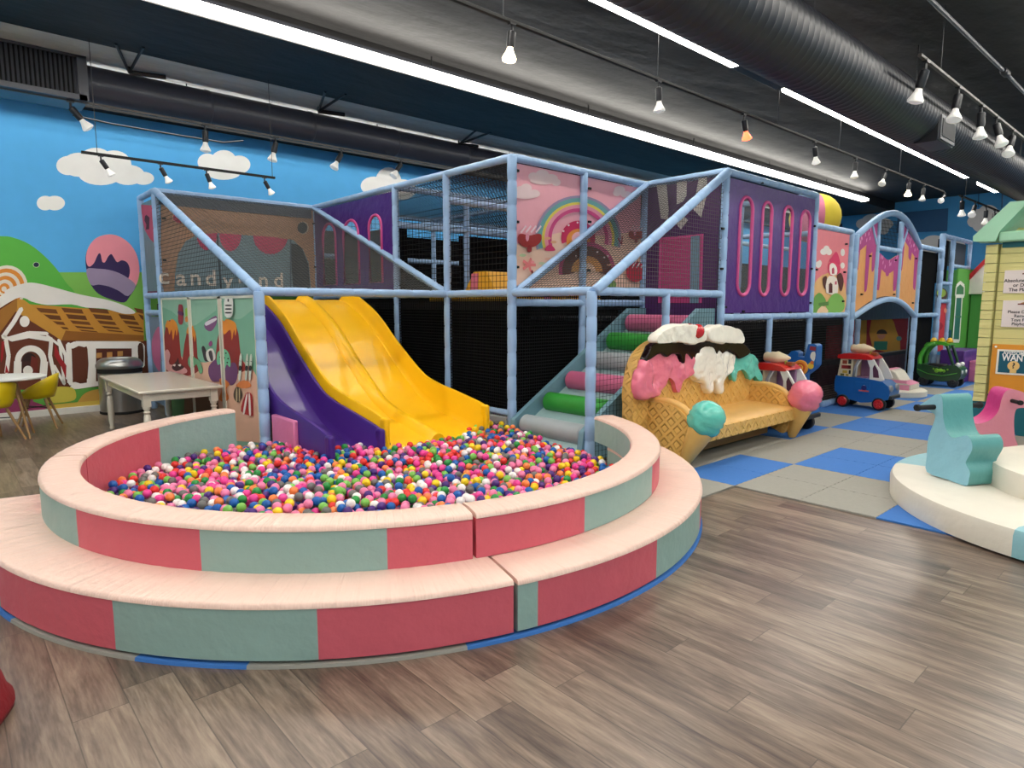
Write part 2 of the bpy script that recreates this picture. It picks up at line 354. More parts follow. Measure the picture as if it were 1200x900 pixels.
# ---------------------------------------------------------------- strip lights, ducts, tracks
glow = mat('strip_light_diffuser', (255, 250, 240), .5, emit=GLOW)
def strip(x0, x1, y, label, z=4.34, wrap=True, gm=None):
    t = thing('strip_light', (x0, y, z), label, 'ceiling light', 'strip lights')
    w_ = .05 if wrap else .115
    m = M(); m.box(x0, x1, y-w_, y+w_, z+.065, z+.12, dark)
    if not wrap:
        for s_ in (-1, 1): m.box(x0, x1, y+s_*.105-.01, y+s_*.105+.01, z+.035, z+.12, dark)
    x = x0+1
    while x < x1: m.tube((x, y, z+.12), (x, y, ZC-.005), .01, dark); x += 3
    m.build('housing', t)
    m = M(); m.box(x0+.01, x1-.01, y-.094, y+.094, z, z+.065, gm or glow); m.build('diffuser', t, bevel=.012)
strip(-5, 19.6, 7.10, 'long glowing strip light nearest the blue mural wall')
strip(-5, 7.55, 4.28, 'glowing strip light beside the big round duct, nearest length', wrap=False)
strip(8.85, 17.8, 4.28, 'glowing strip light beside the big round duct, length past the dark gap', wrap=False)
strip(18.9, 20.6, 4.28, 'short far piece of strip light beside the big duct', wrap=False)
for y_, w_ in ((1.35, 0), (-1.4, 0), (-4.1, 0)):
    strip(-5, 20, y_, 'strip light over the open floor, row %s' % {1.35: 'next to the play area', -1.4: 'in the middle', -4.1: 'farthest from the play area'}[y_], z=4.47, wrap=False)
strip(-5, XE-1, 10.12, 'strip light tucked behind the wall-side duct, washing the mural', z=4.22, gm=mat('wall_wash_diffuser', (255, 250, 240), .5, emit=10))
m = M(); m.box(7.6, 8.8, 4.16, 4.42, 4.36, 4.47, dark); tag(m.build('junction_box', bevel=.01), 'dark box filling the gap between two strip lights', 'junction box')

def duct(name, y, z, r, x0, x1, label, ribs):
    t = thing(name, (x0, y, z), label, 'duct')
    m = M(); rows = []; x = x0; n = 28; k = 0
    prof = []
    if ribs:
        while x < x1:
            prof += [(x, r), (x+.085, r), (x+.09, r*1.012), (x+.10, r*1.012), (x+.105, r)]; x += .105 if ribs == 1 else 1.4
    else:
        while x < x1:
            prof += [(x, r), (x+1.4, r), (x+1.41, r*1.03), (x+1.46, r*1.03), (x+1.47, r)]; x += 1.47
    for (x, rr) in prof: rows.append([Vector((x, y+math.cos(2*math.pi*j/n)*rr, z+math.sin(2*math.pi*j/n)*rr)) for j in range(n)])
    m.rings(rows, duct_b if ribs else duct_m); m.build('duct_pipe', t, sm=True, angle=40)
    m = M(); x = x0+1.2
    while x < x1:
        m.tube((x, y, z+r), (x, y, min(ZC, z+r+(.04 if y > 9 else 1))-.001), .008, dark); x += 2.9
    m.build('hanger_rod', t)
    return t
d1 = duct('round_duct', 2.84, 3.75, .31, 2.2, XE, 'big black spiral-ribbed round duct crossing the ceiling on the right', 1)
d2 = duct('round_duct', 9.66, 4.14, .225, 1.60, XE, 'smooth dark round duct running along the blue mural wall', 0)
# wall-side duct ends in a boxed grille
t = thing('air_grille', (-.6, 9.4, 3.9), 'dark boxed air grille with upright slats at the end of the wall duct', 'air grille')
m = M(); m.box(-1.6, 1.62, 9.42, 9.95, 3.88, 4.42, duct_m); m.build('grille_box', t, bevel=.01)
m = M()
for (a, b, c, d) in ((-1.6, 1.6, 4.36, 4.42), (-1.6, 1.6, 3.88, 3.94), (1.52, 1.62, 3.88, 4.42), (-1.6, -1.5, 3.88, 4.42)): m.box(a, b, 9.385, 9.42, c, d, mat('grey_frame_metal', (84, 86, 94), .4))
m.build('frame', t)
m = M(); x = -1.48
m.box(-1.5, 1.5, 9.416, 9.419, 3.94, 4.36, blackm)
while x < 1.5: m.obox((x, 9.405, 4.15), (.012, .008, 0), (-.002, .004, 0), (0, 0, .21), mat('slat_metal', (62, 63, 70), .4)); x += .045
m.build('slat', t)
t = thing('air_register', (7.8, 2.7, 3.5), 'small square air register on the side of the big ribbed duct', 'air register')
c = at(1112, 150, y=2.52); m = M(); m.box(c.x-.32, c.x+.3, 2.54, 2.8, c.z-.19, c.z+.13, dark); m.build('register_box', t, bevel=.008)
m = M(); m.box(c.x-.3, c.x+.28, 2.52, 2.54, c.z-.17, c.z+.11, mat('register_face', (92, 94, 98), .45)); m.box(c.x-.26, c.x+.24, 2.512, 2.52, c.z-.13, c.z+.07, mat('register_mesh', (40, 41, 44), .6)); m.build('grille_face', t)

bulb_w = mat('frosted_bulb', (236, 234, 228), .3, emit=.25)
bulb_lit = mat('lit_bulb_warm', (255, 226, 180), .3, emit=14)
bulb_red = mat('lit_bulb_red', (255, 84, 50), .3, emit=5)
def spot_mesh(bm_):
    a = M(); a.tube((0, 0, 0), (0, 0, -.07), .012, dark); a.box(-.035, .035, -.018, .018, -.012, .012, dark)
    b = M(); b.lathe([(.02, 0), (.036, .01), (.036, .13), (.03, .145)], (0, 0, 0), dark, 14, (0, 0, -1))
    c = M(); c.lathe([(.022, .13), (.028, .16), (.034, .18), (.062, .235), (.06, .25), (.03, .262), (.0, .266)], (0, 0, 0), bm_, 18, (0, 0, -1))
    return a, b, c
SPM = {}
def spot(pos, tilt, az, label, group, kind='w', scl=1.0):
    mt = {'w': bulb_w, 'l': bulb_lit, 'r': bulb_red}[kind]
    t = thing('track_spotlight', pos, label, 'spotlight', group)
    if kind not in SPM:
        a, b, c = spot_mesh(mt); objs = []
        objs = [a.build('stem', t, sm=True, local=True, angle=40), b.build('socket', t, sm=True, local=True, angle=40), c.build('bulb', t, sm=True, local=True, angle=50)]
        SPM[kind] = objs
    else:
        objs = []
        for q in SPM[kind]:
            o = q.copy(); COL.objects.link(o); o.parent = t; objs.append(o)
    for o in objs: o.scale = (scl,)*3
    for o in objs[1:]:
        o.location = (0, 0, -.06*scl); o.rotation_euler = (0, R(tilt), R(az))
    return t
def track(p, q, label, rods, group='light tracks', mt=blackm, w=.018):
    t = thing('light_track', p, label, 'light track', group); m = M(); p, q = Vector(p), Vector(q); d = (q-p)/2
    n = d.normalized().cross(Vector((0, 0, 1)))*w; m.obox((p+q)/2, d, n, (0, 0, .014), mt); m.build('rail', t, bevel=.003)
    for f, ztop in rods:
        r_ = M(); c = p+(q-p)*f; r_.tube(c+Vector((0, 0, .014)), (c.x, c.y, min(ztop, 4.36 if c.y > 8.4 else 9)), .0035, dark, 6); r_.build('hanging_rod', t)
    return t
ORD = ['nearest', 'second', 'third', 'fourth', 'fifth', 'sixth', 'seventh', 'eighth', 'ninth', 'tenth']
def row(pixels, y, z, where, group, tilt=(30, 60), kinds={}, az=None, scl=1.0):
    for i, (px, py) in enumerate(pixels):
        c = at(px, py, y=y); lit = {'l': 'warm glowing ', 'r': 'red glowing ', 'w': ''}[kinds.get(i, 'w')]
        tl = tilt[i % len(tilt)]; a = az[i % len(az)] if az else 180
        spot((c.x, y, z-.014), tl, a, '%sspotlight with flared bulb, %s from the camera on the %s' % (lit, ORD[i], where), group, kinds.get(i, 'w'), scl)
track((-3, 9.5, 3.88), (9.5, 9.5, 3.88), 'grey track rail along the top of the mural wall', [(f, ZC-.035) for f in (.36, .55, .7, .85)], mt=mat('track_grey', (84, 80, 76), .5))
row([(82, 115), (240, 145), (323, 160), (400, 175), (470, 188)], 9.5, 3.88, 'rail above the mural', 'spotlights above the mural', (-38, 2, 14, 30, 35), az=(0, 0, 0, 0, 0), scl=1.1)
track((1.37, 8.6, 3.12), (3.52, 8.6, 3.12), 'short black track hanging low in front of the mural clouds', [(.07, ZC-.035), (.985, ZC-.035)])
row([(118, 183), (188, 193), (242, 202), (310, 210)], 8.6, 3.12, 'short low track', 'spotlights on the low track', (-32, -28, -20, -30), az=(0,), scl=.72)
m = M(); m.path([at(85, 135, y=10.2), at(130, 145, y=10.2), at(200, 157, y=10.2), at(262, 167, y=10.2), at(285, 165, y=10.2)], .012, dark, 6); tag(m.build('cable'), 'thin black cable along the top of the mural wall', 'cable')
track((2.6, 4.4, 3.89), (16.5, 4.4, 3.9), 'long black track between the two strip lights', [(f, ZC-.035) for f in (.09, .25, .45, .6, .8)])
row([(600, 28), (772, 93), (872, 132), (955, 165), (1003, 185), (1038, 197), (1066, 206), (1083, 214), (1107, 224)], 4.4, 3.89, 'long centre track', 'spotlights on the centre track', (8, -6, -24, -20, 4, 35, 5, 10, 60), {0: 'l', 2: 'r', 6: 'l'}, az=(0, 0, 0, 0, 0, 0), scl=1.0)
track((7.5, 2.3, 3.92), (13.2, 2.3, 3.92), 'grey track with five bulbs right of the big duct', [(.12, ZC-.01), (.9, ZC-.01)], mt=mat('track_grey', (84, 80, 76), .5))
row([(1085, 75), (1124, 98), (1151, 120), (1168, 138), (1187, 153)], 2.3, 3.92, 'track right of the big duct', 'spotlights right of the duct', (-14, 18, 4, 20, 30), az=(90, 0, 30, 60, 0), scl=1.25)
track((14.9, 3.7, 3.56), (18.6, 3.7, 3.56), 'far black track before the blue end wall', [(.1, ZC-.01), (.9, ZC-.01)])
row([(1128, 230), (1143, 238), (1156, 243), (1166, 247)], 3.7, 3.56, 'far track before the end wall', 'spotlights on the far track', (10, 45, 0, 20), az=(180, 0, 0, 0), scl=1.15)
m = M(); a = at(1060, -30, z=4.4); b = at(1178, 85, z=4.4); c = at(1215, 125, z=4.4)
m.path([a, b, c+Vector((2, 0, 0))], .022, mat('conduit', (70, 72, 80), .4)); m.lathe([(.03, -.12), (.045, -.08), (.045, .08), (.03, .12)], b, dark, 12, (1, 0, 0)); tag(m.build('conduit_pipe', sm=True, angle=40), 'thin ceiling pipe with a joint, right of the big duct', 'pipe')
for i, (px, py) in enumerate(((168, 55), (405, 110), (575, 155))):
    c = at(px, py, z=4.34); m = M()
    m.tube(c+Vector((0, .0, .0)), c+Vector((.05, .95, -.02)), .018, dark, 6); m.tube(c+Vector((-.25, .1, 0)), c+Vector((.05, .95, -.02)), .018, dark, 6); m.tube(c+Vector((.45, .9, .0)), c+Vector((.05, .95, -.02)), .03, dark, 6)
    m.tube(c+Vector((.05, .95, -.02)), c+Vector((.05, .95, .05)), .015, dark, 6)
    tag(m.build('duct_bracket'), 'bent metal duct bracket on the dark soffit, %s' % ('nearest', 'middle one', 'farthest')[i], 'bracket', 'duct brackets')

# ---------------------------------------------------------------- climbing frame
cord = mat('black_net_cord', (16, 17, 20), .8, spec=.2); cord_l = mat('grey_net_cord', (70, 72, 72), .8)
F = thing('play_structure', (X1, Y3, 0), 'big two-level climbing frame with light blue padded posts and candy panels', 'play structure')
PR = .046
def part(name, m, **k): return m.build(name, F, **k)
def post(x, y, z0, z1, r=PR):
    m = M(); m.ptube((x, y, z0), (x, y, z1), r, pad); part('post', m, sm=True)
def beam(a, b, r=.043, name='beam'):
    m = M(); m.ptube(a, b, r, pad); part(name, m, sm=True)
for (x, y, z1) in ((X0, YB, ZT), (X0, Y1, ZT), (X0, Y0, ZD), (X1, Y1, ZT), (X1, YA, ZT), (X1, Y0, ZT), (X1, Y2, ZT), (X1, Y3, ZD), (X2, Y2, ZT), (X2, Y3, ZT), (5.45, Y2, ZT), (X3, Y3, ZT), (10.1, Y3, 2.54),
                   (X2, YA, ZT), (X2, Y1, ZT), (X3, YA, ZT), (X3, Y1, ZT), (X3, Y2, ZT), (5.5, YA, ZT)): post(x, y, 0, z1, .049 if (x, y) == (X1, Y2) or (x, y) == (X0, Y0) or (x, y) == (X1, Y3) else .043)
for x in (5.52, ): post(x, Y3, 0, ZD, .04)
for x in (7.72,): post(x, Y3, 0, ZL, .04)
T = ZT-.02
for a, b in (((X0, YB, T), (X0, Y1, T)), ((X0, Y1, T), (X1, Y1, T)), ((X1, Y1, T), (X1, Y2, T)), ((X1, Y2, T), (X2, Y2, T)), ((X2, Y2, T), (X2, Y3, T)), ((X2, Y3, T), (X3, Y3, T)),
             ((X0, YB, ZD), (X0, Y1, ZD)), ((X0, YB, 1.35), (X0, Y1, 1.35)), ((X0, Y1, ZD), (X0, Y0, ZD)), ((X0, Y0, ZD), (X1, Y0, ZD)), ((X1, Y1, ZD), (X1, Y2, ZD)), ((X1, Y2, ZD), (X1, Y3, ZD)), ((X1, Y3, ZD), (X2, Y3, ZD)), ((X1, Y2, ZD-.1), (X2, Y2, ZD-.1)),
             ((X2, Y3, ZL), (X3, Y3, ZL)), ((X3, Y3, ZL), (10.1, Y3, ZL)), ((X3, Y3, 2.52), (10.1, Y3, 2.52)),
             ((X1, YA, T), (X3, YA, T)), ((X1, YA, 2.45), (X3, YA, 2.45)), ((X2, Y1, T), (X2, Y2, T)), ((X3, Y1, T), (X3, Y3, T)), ((X1, Y1, T), (X3, Y1, T)), ((X1, Y1, 2.2), (X3, Y1, 2.2)), ((X2, Y2, 2.45), (X2, YA, 2.45)), ((X1, Y0, 2.62), (X2, Y0, 2.62)),
             ((X0, Y1, ZD-.13), (X1, Y1, ZD-.13)), ((X1, YA, .55), (X1, Y1, .55)), ((X2, YA, .9), (X3, YA, .9)), ((X2, Y2, 1.0), (X3, Y2, 1.0)),
             ((X2, YB-.4, 2.88), (X3+4, YB-.4, 2.88)), ((X3, 6.2, 2.6), (13.3, 6.2, 2.6)), ((X3+1.2, 6.2, 2.6), (X3+1.2, Y3, 2.52))): beam(a, b, .04)
for a, b in (((X0, Y1-.02, T), (X0, Y0, ZD)), ((X1, Y1-.02, T), (X1, Y0, ZD)), ((X2, Y2-.03, T), (X1+.03, Y2-.03, ZD)), ((X2, Y3-.03, T), (X1, Y3-.03, ZD))): beam(a, b, .046, 'sloping_beam')
# decks, and black sheets added to keep the inside dark
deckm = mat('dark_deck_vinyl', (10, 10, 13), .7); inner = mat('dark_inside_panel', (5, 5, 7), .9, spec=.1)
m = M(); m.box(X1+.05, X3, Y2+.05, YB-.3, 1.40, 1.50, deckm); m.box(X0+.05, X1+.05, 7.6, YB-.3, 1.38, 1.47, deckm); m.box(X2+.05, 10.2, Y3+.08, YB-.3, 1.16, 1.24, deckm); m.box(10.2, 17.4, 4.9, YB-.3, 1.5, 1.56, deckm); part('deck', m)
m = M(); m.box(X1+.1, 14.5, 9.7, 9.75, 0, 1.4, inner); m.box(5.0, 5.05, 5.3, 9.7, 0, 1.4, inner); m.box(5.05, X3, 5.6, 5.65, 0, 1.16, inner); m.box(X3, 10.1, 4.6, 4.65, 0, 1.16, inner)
m.box(X1+1.2, X3, 7.3, 7.34, 1.5, 2.42, inner); m.box(X1+.1, 14.4, 9.62, 9.66, 1.5, 2.62, inner); m.box(X3, 19, 6.7, 6.74, 0, 2.3, inner); m.box(X3, 11.5, 4.88, 4.92, 0, 1.3, inner); m.box(X1+.35, X1+.39, 7.4, 9.3, 1.5, 2.5, inner); m.box(X3-.05, X3, Y2, 7.3, 1.5, 2.3, inner); part('added_dark_sheet', m)
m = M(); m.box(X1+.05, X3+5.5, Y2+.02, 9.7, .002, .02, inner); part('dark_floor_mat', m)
def net(a, b, c, d, sp=.05, r=.0032, mt=cord, name='safety_net'):
    m = M(); m.net(a, b, c, d, sp, r, mt); part(name, m)
# sloping net over the slides, and the open triangles
def dnet(a, b, c, d, sp, r, mt=cord):
    net(a, b, c, d, sp, r, mt)
dnet((X0, Y1, T), (X1, Y1, T), (X1, Y0, ZD), (X0, Y0, ZD), .045, .0026, cord_l)
def trinet(plane, P, Q, S_, sp=.045, r=.003, mt=cord_l):
    """triangular net P-Q-S"""
    P, Q, S_ = map(Vector, (P, Q, S_)); m = M(); n = int((Q-P).length/sp)
    for i in range(1, n):
        t = i/n; m.tube(P+(Q-P)*t, S_+(Q-S_)*t, r, mt, 3, cap=False); m.tube(P+(Q-P)*(1-t), P+(S_-P)*(1-t), r, mt, 3, cap=False) if False else None
    n = int((S_-P).length/sp)
    for i in range(1, n):
        t = i/n; m.tube(P+(S_-P)*t, Q+(S_-Q)*t, r, mt, 3, cap=False)
    part('safety_net', m)
trinet(0, (X0, Y1, ZD), (X0, Y0, ZD), (X0, Y1, T))
trinet(0, (X2, Y3, ZD), (X1, Y3, ZD), (X2, Y3, T), .04, .0026)
dnet((X2, Y3, T), (X2, Y2, T), (X1, Y2, ZD), (X1, Y3, ZD), .042, .0028, cord_l)
net((X1, YA, ZD), (X1, Y0, ZD), (X1, Y0, T), (X1, YA, T), .06, .003); net((X1, Y0, ZD), (X1, Y2, ZD), (X1, Y2, T), (X1, Y0, T), .06, .003)
net((X1, Y2, T), (X3, Y2, T), (X3, Y1, T), (X1, Y1, T), .055, .0035)
net((X1, Y1, ZD), (X3+4.5, Y1, ZD), (X3+4.5, Y1, T), (X1, Y1, T), .07, .004)
net((X2, Y2, ZD), (X2, YA, ZD), (X2, YA, T), (X2, Y2, T), .06, .004)
for (a, b, z) in (((X1, Y1), (X1, YA), ZD), ((X1, YA), (X1, Y0), ZD), ((X1, Y0), (X1, Y2), ZD), ((X1, Y2), (X2, Y2), ZD), ((X1, Y3), (X2, Y3), ZD), ((X2, Y3), (7.72, Y3), ZL), ((7.72, Y3), (X3, Y3), ZL), ((X3, Y3), (10.1, Y3), ZL)):
    sp = .034 if a != (X1, Y3) else .05
    net((a[0], a[1]+.02, 0), (b[0], b[1]+.02, 0), (b[0], b[1]+.02, z), (a[0], a[1]+.02, z), sp, .006 if sp < .04 else .0018)
m = M(); m.box(X1-.03, X1+.03, Y2+.05, Y0-.04, 0, .30, vinyl('grey_pad', (150, 156, 158), .5)); part('kick_pad', m, bevel=.015, label='grey low pad closing the ball pit edge')
beam((X1, Y2, .34), (X1, Y0, .34), .035)
beam((X3+.5, Y3-.02, .05), (10.1, Y3-.02, .05), .05)

# printed and vinyl panels ---------------------------------------------------
def border(A, pts, w, col): A.line(pts+[pts[0]], w, col)
clipm = blackm
def clips(m, plane, pts, r=.02):
    for (px, py) in pts:
        c = at(px, py, **plane); d = Vector((1, 0, 0)) if 'x' in plane else Vector((0, 1, 0)); q = M()
        q.obox(c, (.02, 0, 0) if 'y' in plane else (0, .03, 0), d*.012, (0, 0, .012), clipm); part('panel_clip', q)
# landscape mural boards (x = X0 side)
xm = X0-.01
for k, (ya_, yb_) in enumerate(((Y1-.03, 8.12), (8.08, 7.05), (7.01, Y0+.06))):
    m = M(); m.box(xm, xm+.03, yb_+.02, ya_-.02, .02, 1.53, paint((142, 186, 164), .55)); c = xm-.001
    A = Art(m, (180, 335, 5.454), x=c)
    y_lo, y_hi = yb_+.02, ya_-.02
    def clip(pts):
        """cut the outline to this board"""
        P = [A.p(*q) for q in pts]; P = smooth(P, 3)
        for lim, sgn in ((y_lo, 1), (y_hi, -1)):
            out = []
            for i in range(len(P)):
                a, b = P[i], P[(i+1) % len(P)]; ia, ib = (a.y-lim)*sgn >= 0, (b.y-lim)*sgn >= 0
                if ia: out.append(a)
                if ia != ib: out.append(a+(b-a)*((lim-a.y)/(b.y-a.y)))
            P = out
            if len(P) < 3: return None
        return [Vector((p.x, p.y, min(1.52, max(.03, p.z)))) for p in P]
    def cp(pts, col):
        P = clip(pts)
        if P and len(P) > 2: flat(m, P, paint(col), A.off())
    cp([(20, 190), (90, 150), (160, 200), (240, 260), (340, 200), (420, 150), (480, 200), (560, 210), (700, 150), (700, 700), (20, 700)], (122, 176, 150))
    cp([(400, 130), (460, 100), (480, 200), (420, 330)], (122, 176, 150))
    cp([(30, 440), (120, 430), (220, 470), (330, 490), (440, 470), (640, 540), (700, 1000), (30, 1000)], (226, 178, 152))
    for (a, b, c_, d_, top) in ((62, 200, 80, 152, 250), (185, 295, 215, 268, 290), (405, 590, 430, 528, 250)):
        cp([(a, 560), (c_, top), (d_, top), ((b+d_)/2, 450), (b, 540)], (146, 38, 36))
        cp([(c_-4, top+10), (c_+8, top-30), (c_+25, top-22), (c_+38, top-38), (d_-10, top-20), (d_+4, top+20), (d_-4, top+70), (d_-12, top+30), (d_-26, top+100), (d_-36, top+30), (c_+22, top+62), (c_+12, top+20)], (228, 140, 44))
    cp([(160, 130), (175, 118), (190, 135), (190, 230), (178, 248), (160, 230)], (150, 46, 62)); cp([(160, 160), (192, 170), (190, 190), (160, 180)], (96, 40, 92))
    cp([(205, 150), (222, 140), (232, 160), (225, 190), (208, 195)], (150, 190, 70)); cp([(205, 200), (230, 195), (225, 225), (208, 230)], (214, 130, 60))
    cp([(330, 240), (400, 190), (405, 240), (370, 290), (335, 275)], (130, 82, 128)); cp([(335, 232), (400, 205), (400, 222), (340, 255)], (226, 214, 226))
    cp([(310, 395), (325, 385), (345, 430), (360, 480), (330, 478), (318, 440)], (60, 52, 60)); cp([(340, 420), (380, 400), (400, 460), (370, 485), (345, 470)], (226, 220, 214)); cp([(355, 425), (375, 415), (385, 470), (370, 478)], (70, 56, 66))
    cp([(372, 350), (380, 372), (366, 388), (355, 370)], (150, 70, 130))
    cp([(360, 510), (400, 470), (420, 490), (470, 500), (520, 490), (540, 540), (530, 610), (500, 636), (470, 620), (430, 610), (380, 610), (355, 560)], (110, 62, 108))
    cp([(408, 470), (415, 425), (450, 402), (480, 425), (495, 480), (490, 520), (470, 500), (455, 535), (435, 500), (415, 505)], (112, 190, 150))
    for (x, y) in ((440, 425), (465, 430), (430, 455), (455, 460), (480, 465), (445, 488), (475, 490)): cp([(x-4, y-4), (x+4, y-4), (x+4, y+4), (x-4, y+4)], (40, 30, 36))
    cp([(425, 600), (450, 592), (490, 625), (470, 660), (485, 720), (450, 740), (425, 720), (440, 660)], (216, 122, 52))
    cp([(530, 640), (560, 610), (600, 605), (630, 640), (580, 655)], (222, 128, 66))
    cp([(516, 690), (530, 650), (555, 650), (572, 690), (565, 725), (545, 745), (522, 725)], (84, 66, 50)); cp([(533, 660), (540, 660), (540, 735), (533, 730)], (200, 180, 140)); cp([(552, 660), (557, 660), (558, 730), (552, 735)], (200, 180, 140))
    cp([(565, 800), (590, 700), (610, 680), (636, 700), (640, 800), (636, 830)], (176, 26, 34)); cp([(598, 700), (608, 695), (590, 810), (578, 810)], (232, 220, 210)); cp([(614, 695), (624, 700), (630, 820), (618, 820)], (232, 220, 210))
    for (x0_, x1_) in ((548, 562), (590, 604), (616, 630)): cp([(x0_+10, 420+x0_*.05), (x1_+10, 420+x0_*.05), (x1_+2, 590), (x0_+2, 590)], (206, 214, 200)); cp([(x0_+12, 450+x0_*.05), (x1_+8, 455+x0_*.05), (x1_+6, 480), (x0_+8, 480)], (40, 40, 44)); cp([(x0_+8, 510), (x1_+8, 515), (x1_+5, 540), (x0_+5, 540)], (40, 40, 44))
    cp([(70, 445), (90, 405), (110, 440), (105, 500), (200, 520), (215, 555), (150, 560), (80, 530)], (226, 160, 160)); 
    cp([(120, 520), (150, 480), (160, 460), (170, 500), (200, 520), (150, 545)], (70, 26, 34)); cp([(125, 505), (145, 500), (140, 515)], (240, 220, 214)); cp([(160, 505), (180, 500), (175, 515)], (240, 220, 214))
    cp([(225, 470), (245, 440), (270, 460), (300, 480), (320, 540), (300, 560), (280, 500), (255, 530), (230, 510)], (104, 160, 120))
    cp([(20, 600), (120, 590), (220, 640), (220, 900), (20, 900)], (70, 112, 66)); cp([(215, 640), (300, 600), (390, 640), (420, 760), (420, 900), (215, 900)], (108, 72, 52))
    if k == 2:
        cp([(466, 68), (514, 68), (514, 190), (466, 190)], (232, 232, 226))
        for yy in (125, 148, 172): cp([(472, yy-4), (508, yy-4), (508, yy+4), (472, yy+4)], (40, 40, 44))
        cp([(486, 84), (494, 84), (494, 100), (486, 100)], (60, 60, 64))
    o = part('mural_board', m, label=('teal board with a volcano and a doughnut, far end', 'teal board with flying candy, middle', 'teal board with a volcano and a candy tree, post end')[k])
    m = M()
    for (a_, b_) in ((ya_-.035, ya_-.01), (yb_+.01, yb_+.035)): m.box(xm-.012, xm+.03, a_, b_, .01, 1.54, paint((226, 220, 204)))
    m.box(xm-.012, xm+.03, yb_+.01, ya_-.01, 1.52, 1.545, paint((214, 216, 204))); m.build('board_edge', o)
# small pink quarter panel left of the boards
m = M(); m.box(X0, X0+.02, Y1+.06, YB-.06, 1.62, 2.82, vinyl('slate_teal', (104, 128, 134), .5)); m.box(X0-.002, X0+.01, Y1+.06, YB-.06, 1.6, 1.64, paint((120, 60, 84)))
A = Art(m, (140, 200, 6), x=X0-.003); A.poly([(150, 240), (250, 245), (258, 522), (215, 480), (180, 420), (165, 360)], (186, 70, 96), 0); A.poly([(180, 320), (190, 310), (212, 330), (210, 412), (186, 414), (190, 380), (176, 350)], (70, 16, 34), 0)
part('corner_panel', m, label='pink and slate corner panel')
m = M(); m.box(X0, X0+.02, Y1+.05, YB-.05, .1, 1.3, vinyl('slate_blue', (110, 134, 158), .5))
A = Art(m, (0, 280, 4), x=X0-.003); A.poly([(735, 420), (750, 430), (752, 610), (735, 605), (716, 560), (712, 480)], (190, 100, 140), 3); part('corner_panel', m)
# brown scalloped panel at the back of the slides
yb = Y1-.03
brown = vinyl('brown_vinyl', (176, 134, 104), .5)
m = M(); m.box(X0+.05, X1-.06, yb, yb+.02, ZD, T-.17, vinyl('slate_teal2', (112, 138, 148), .5))
A = Art(m, (160, 180, 4), y=yb-.002)
A.ell(440, 375, .17, .27, (196, 66, 100), 180, 360); A.ell(330, 370, .16, .27, (196, 66, 100), 180, 360); A.ell(628, 385, .27, .29, (196, 66, 100), 180, 360)
A.poly([(722, 420), (770, 430), (805, 520), (815, 640), (735, 640), (728, 560)], (26, 42, 52), 0)
A.line([(378, 380), (395, 640)], .02, (40, 50, 60)); A.line([(722, 400), (722, 640)], .02, (70, 90, 104))
A.poly([(115, 205), (845, 268), (845, 640), (818, 640), (806, 510), (780, 450), (735, 405), (640, 392), (380, 372), (290, 378), (230, 410), (195, 470), (180, 560), (178, 645), (112, 650)], brown, 0)
A.ell(780, 348, .09, .1, (196, 178, 160)); A.ell(777, 348, .08, .09, (52, 62, 64))
A.ell(202, 300, .115, .09, (206, 150, 140)); A.ell(202, 300, .10, .08, (196, 72, 100))
u, v = A.uv()
o_ = part('scalloped_panel', m, label='brown arch panel with pink scallops and pale lettering')
m = M(); cream = paint((226, 214, 198))
for ch, x, y in (('c', 125, 570), ('a', 205, 578), ('n', 272, 578), ('d', 345, 580), ('y', 425, 592), ('l', 478, 570), ('a', 530, 590), ('n', 590, 590), ('d', 662, 590)):
    cc = A.p(x, y); text(m, ch, cc+Vector((0, -.035, -.02)), .30, cream, u, v, bold=.015)
m.build('lettering', o_)
m = M(); m.box(X0+.04, X1-.05, Y1-.05, Y1-.02, T-.17, T-.04, vinyl('slate_dark', (70, 78, 90), .5)); part('header_strip', m)
m = M(); clips(m, dict(y=yb-.02), [(192, 256), (193, 305), (368, 262), (370, 313)])
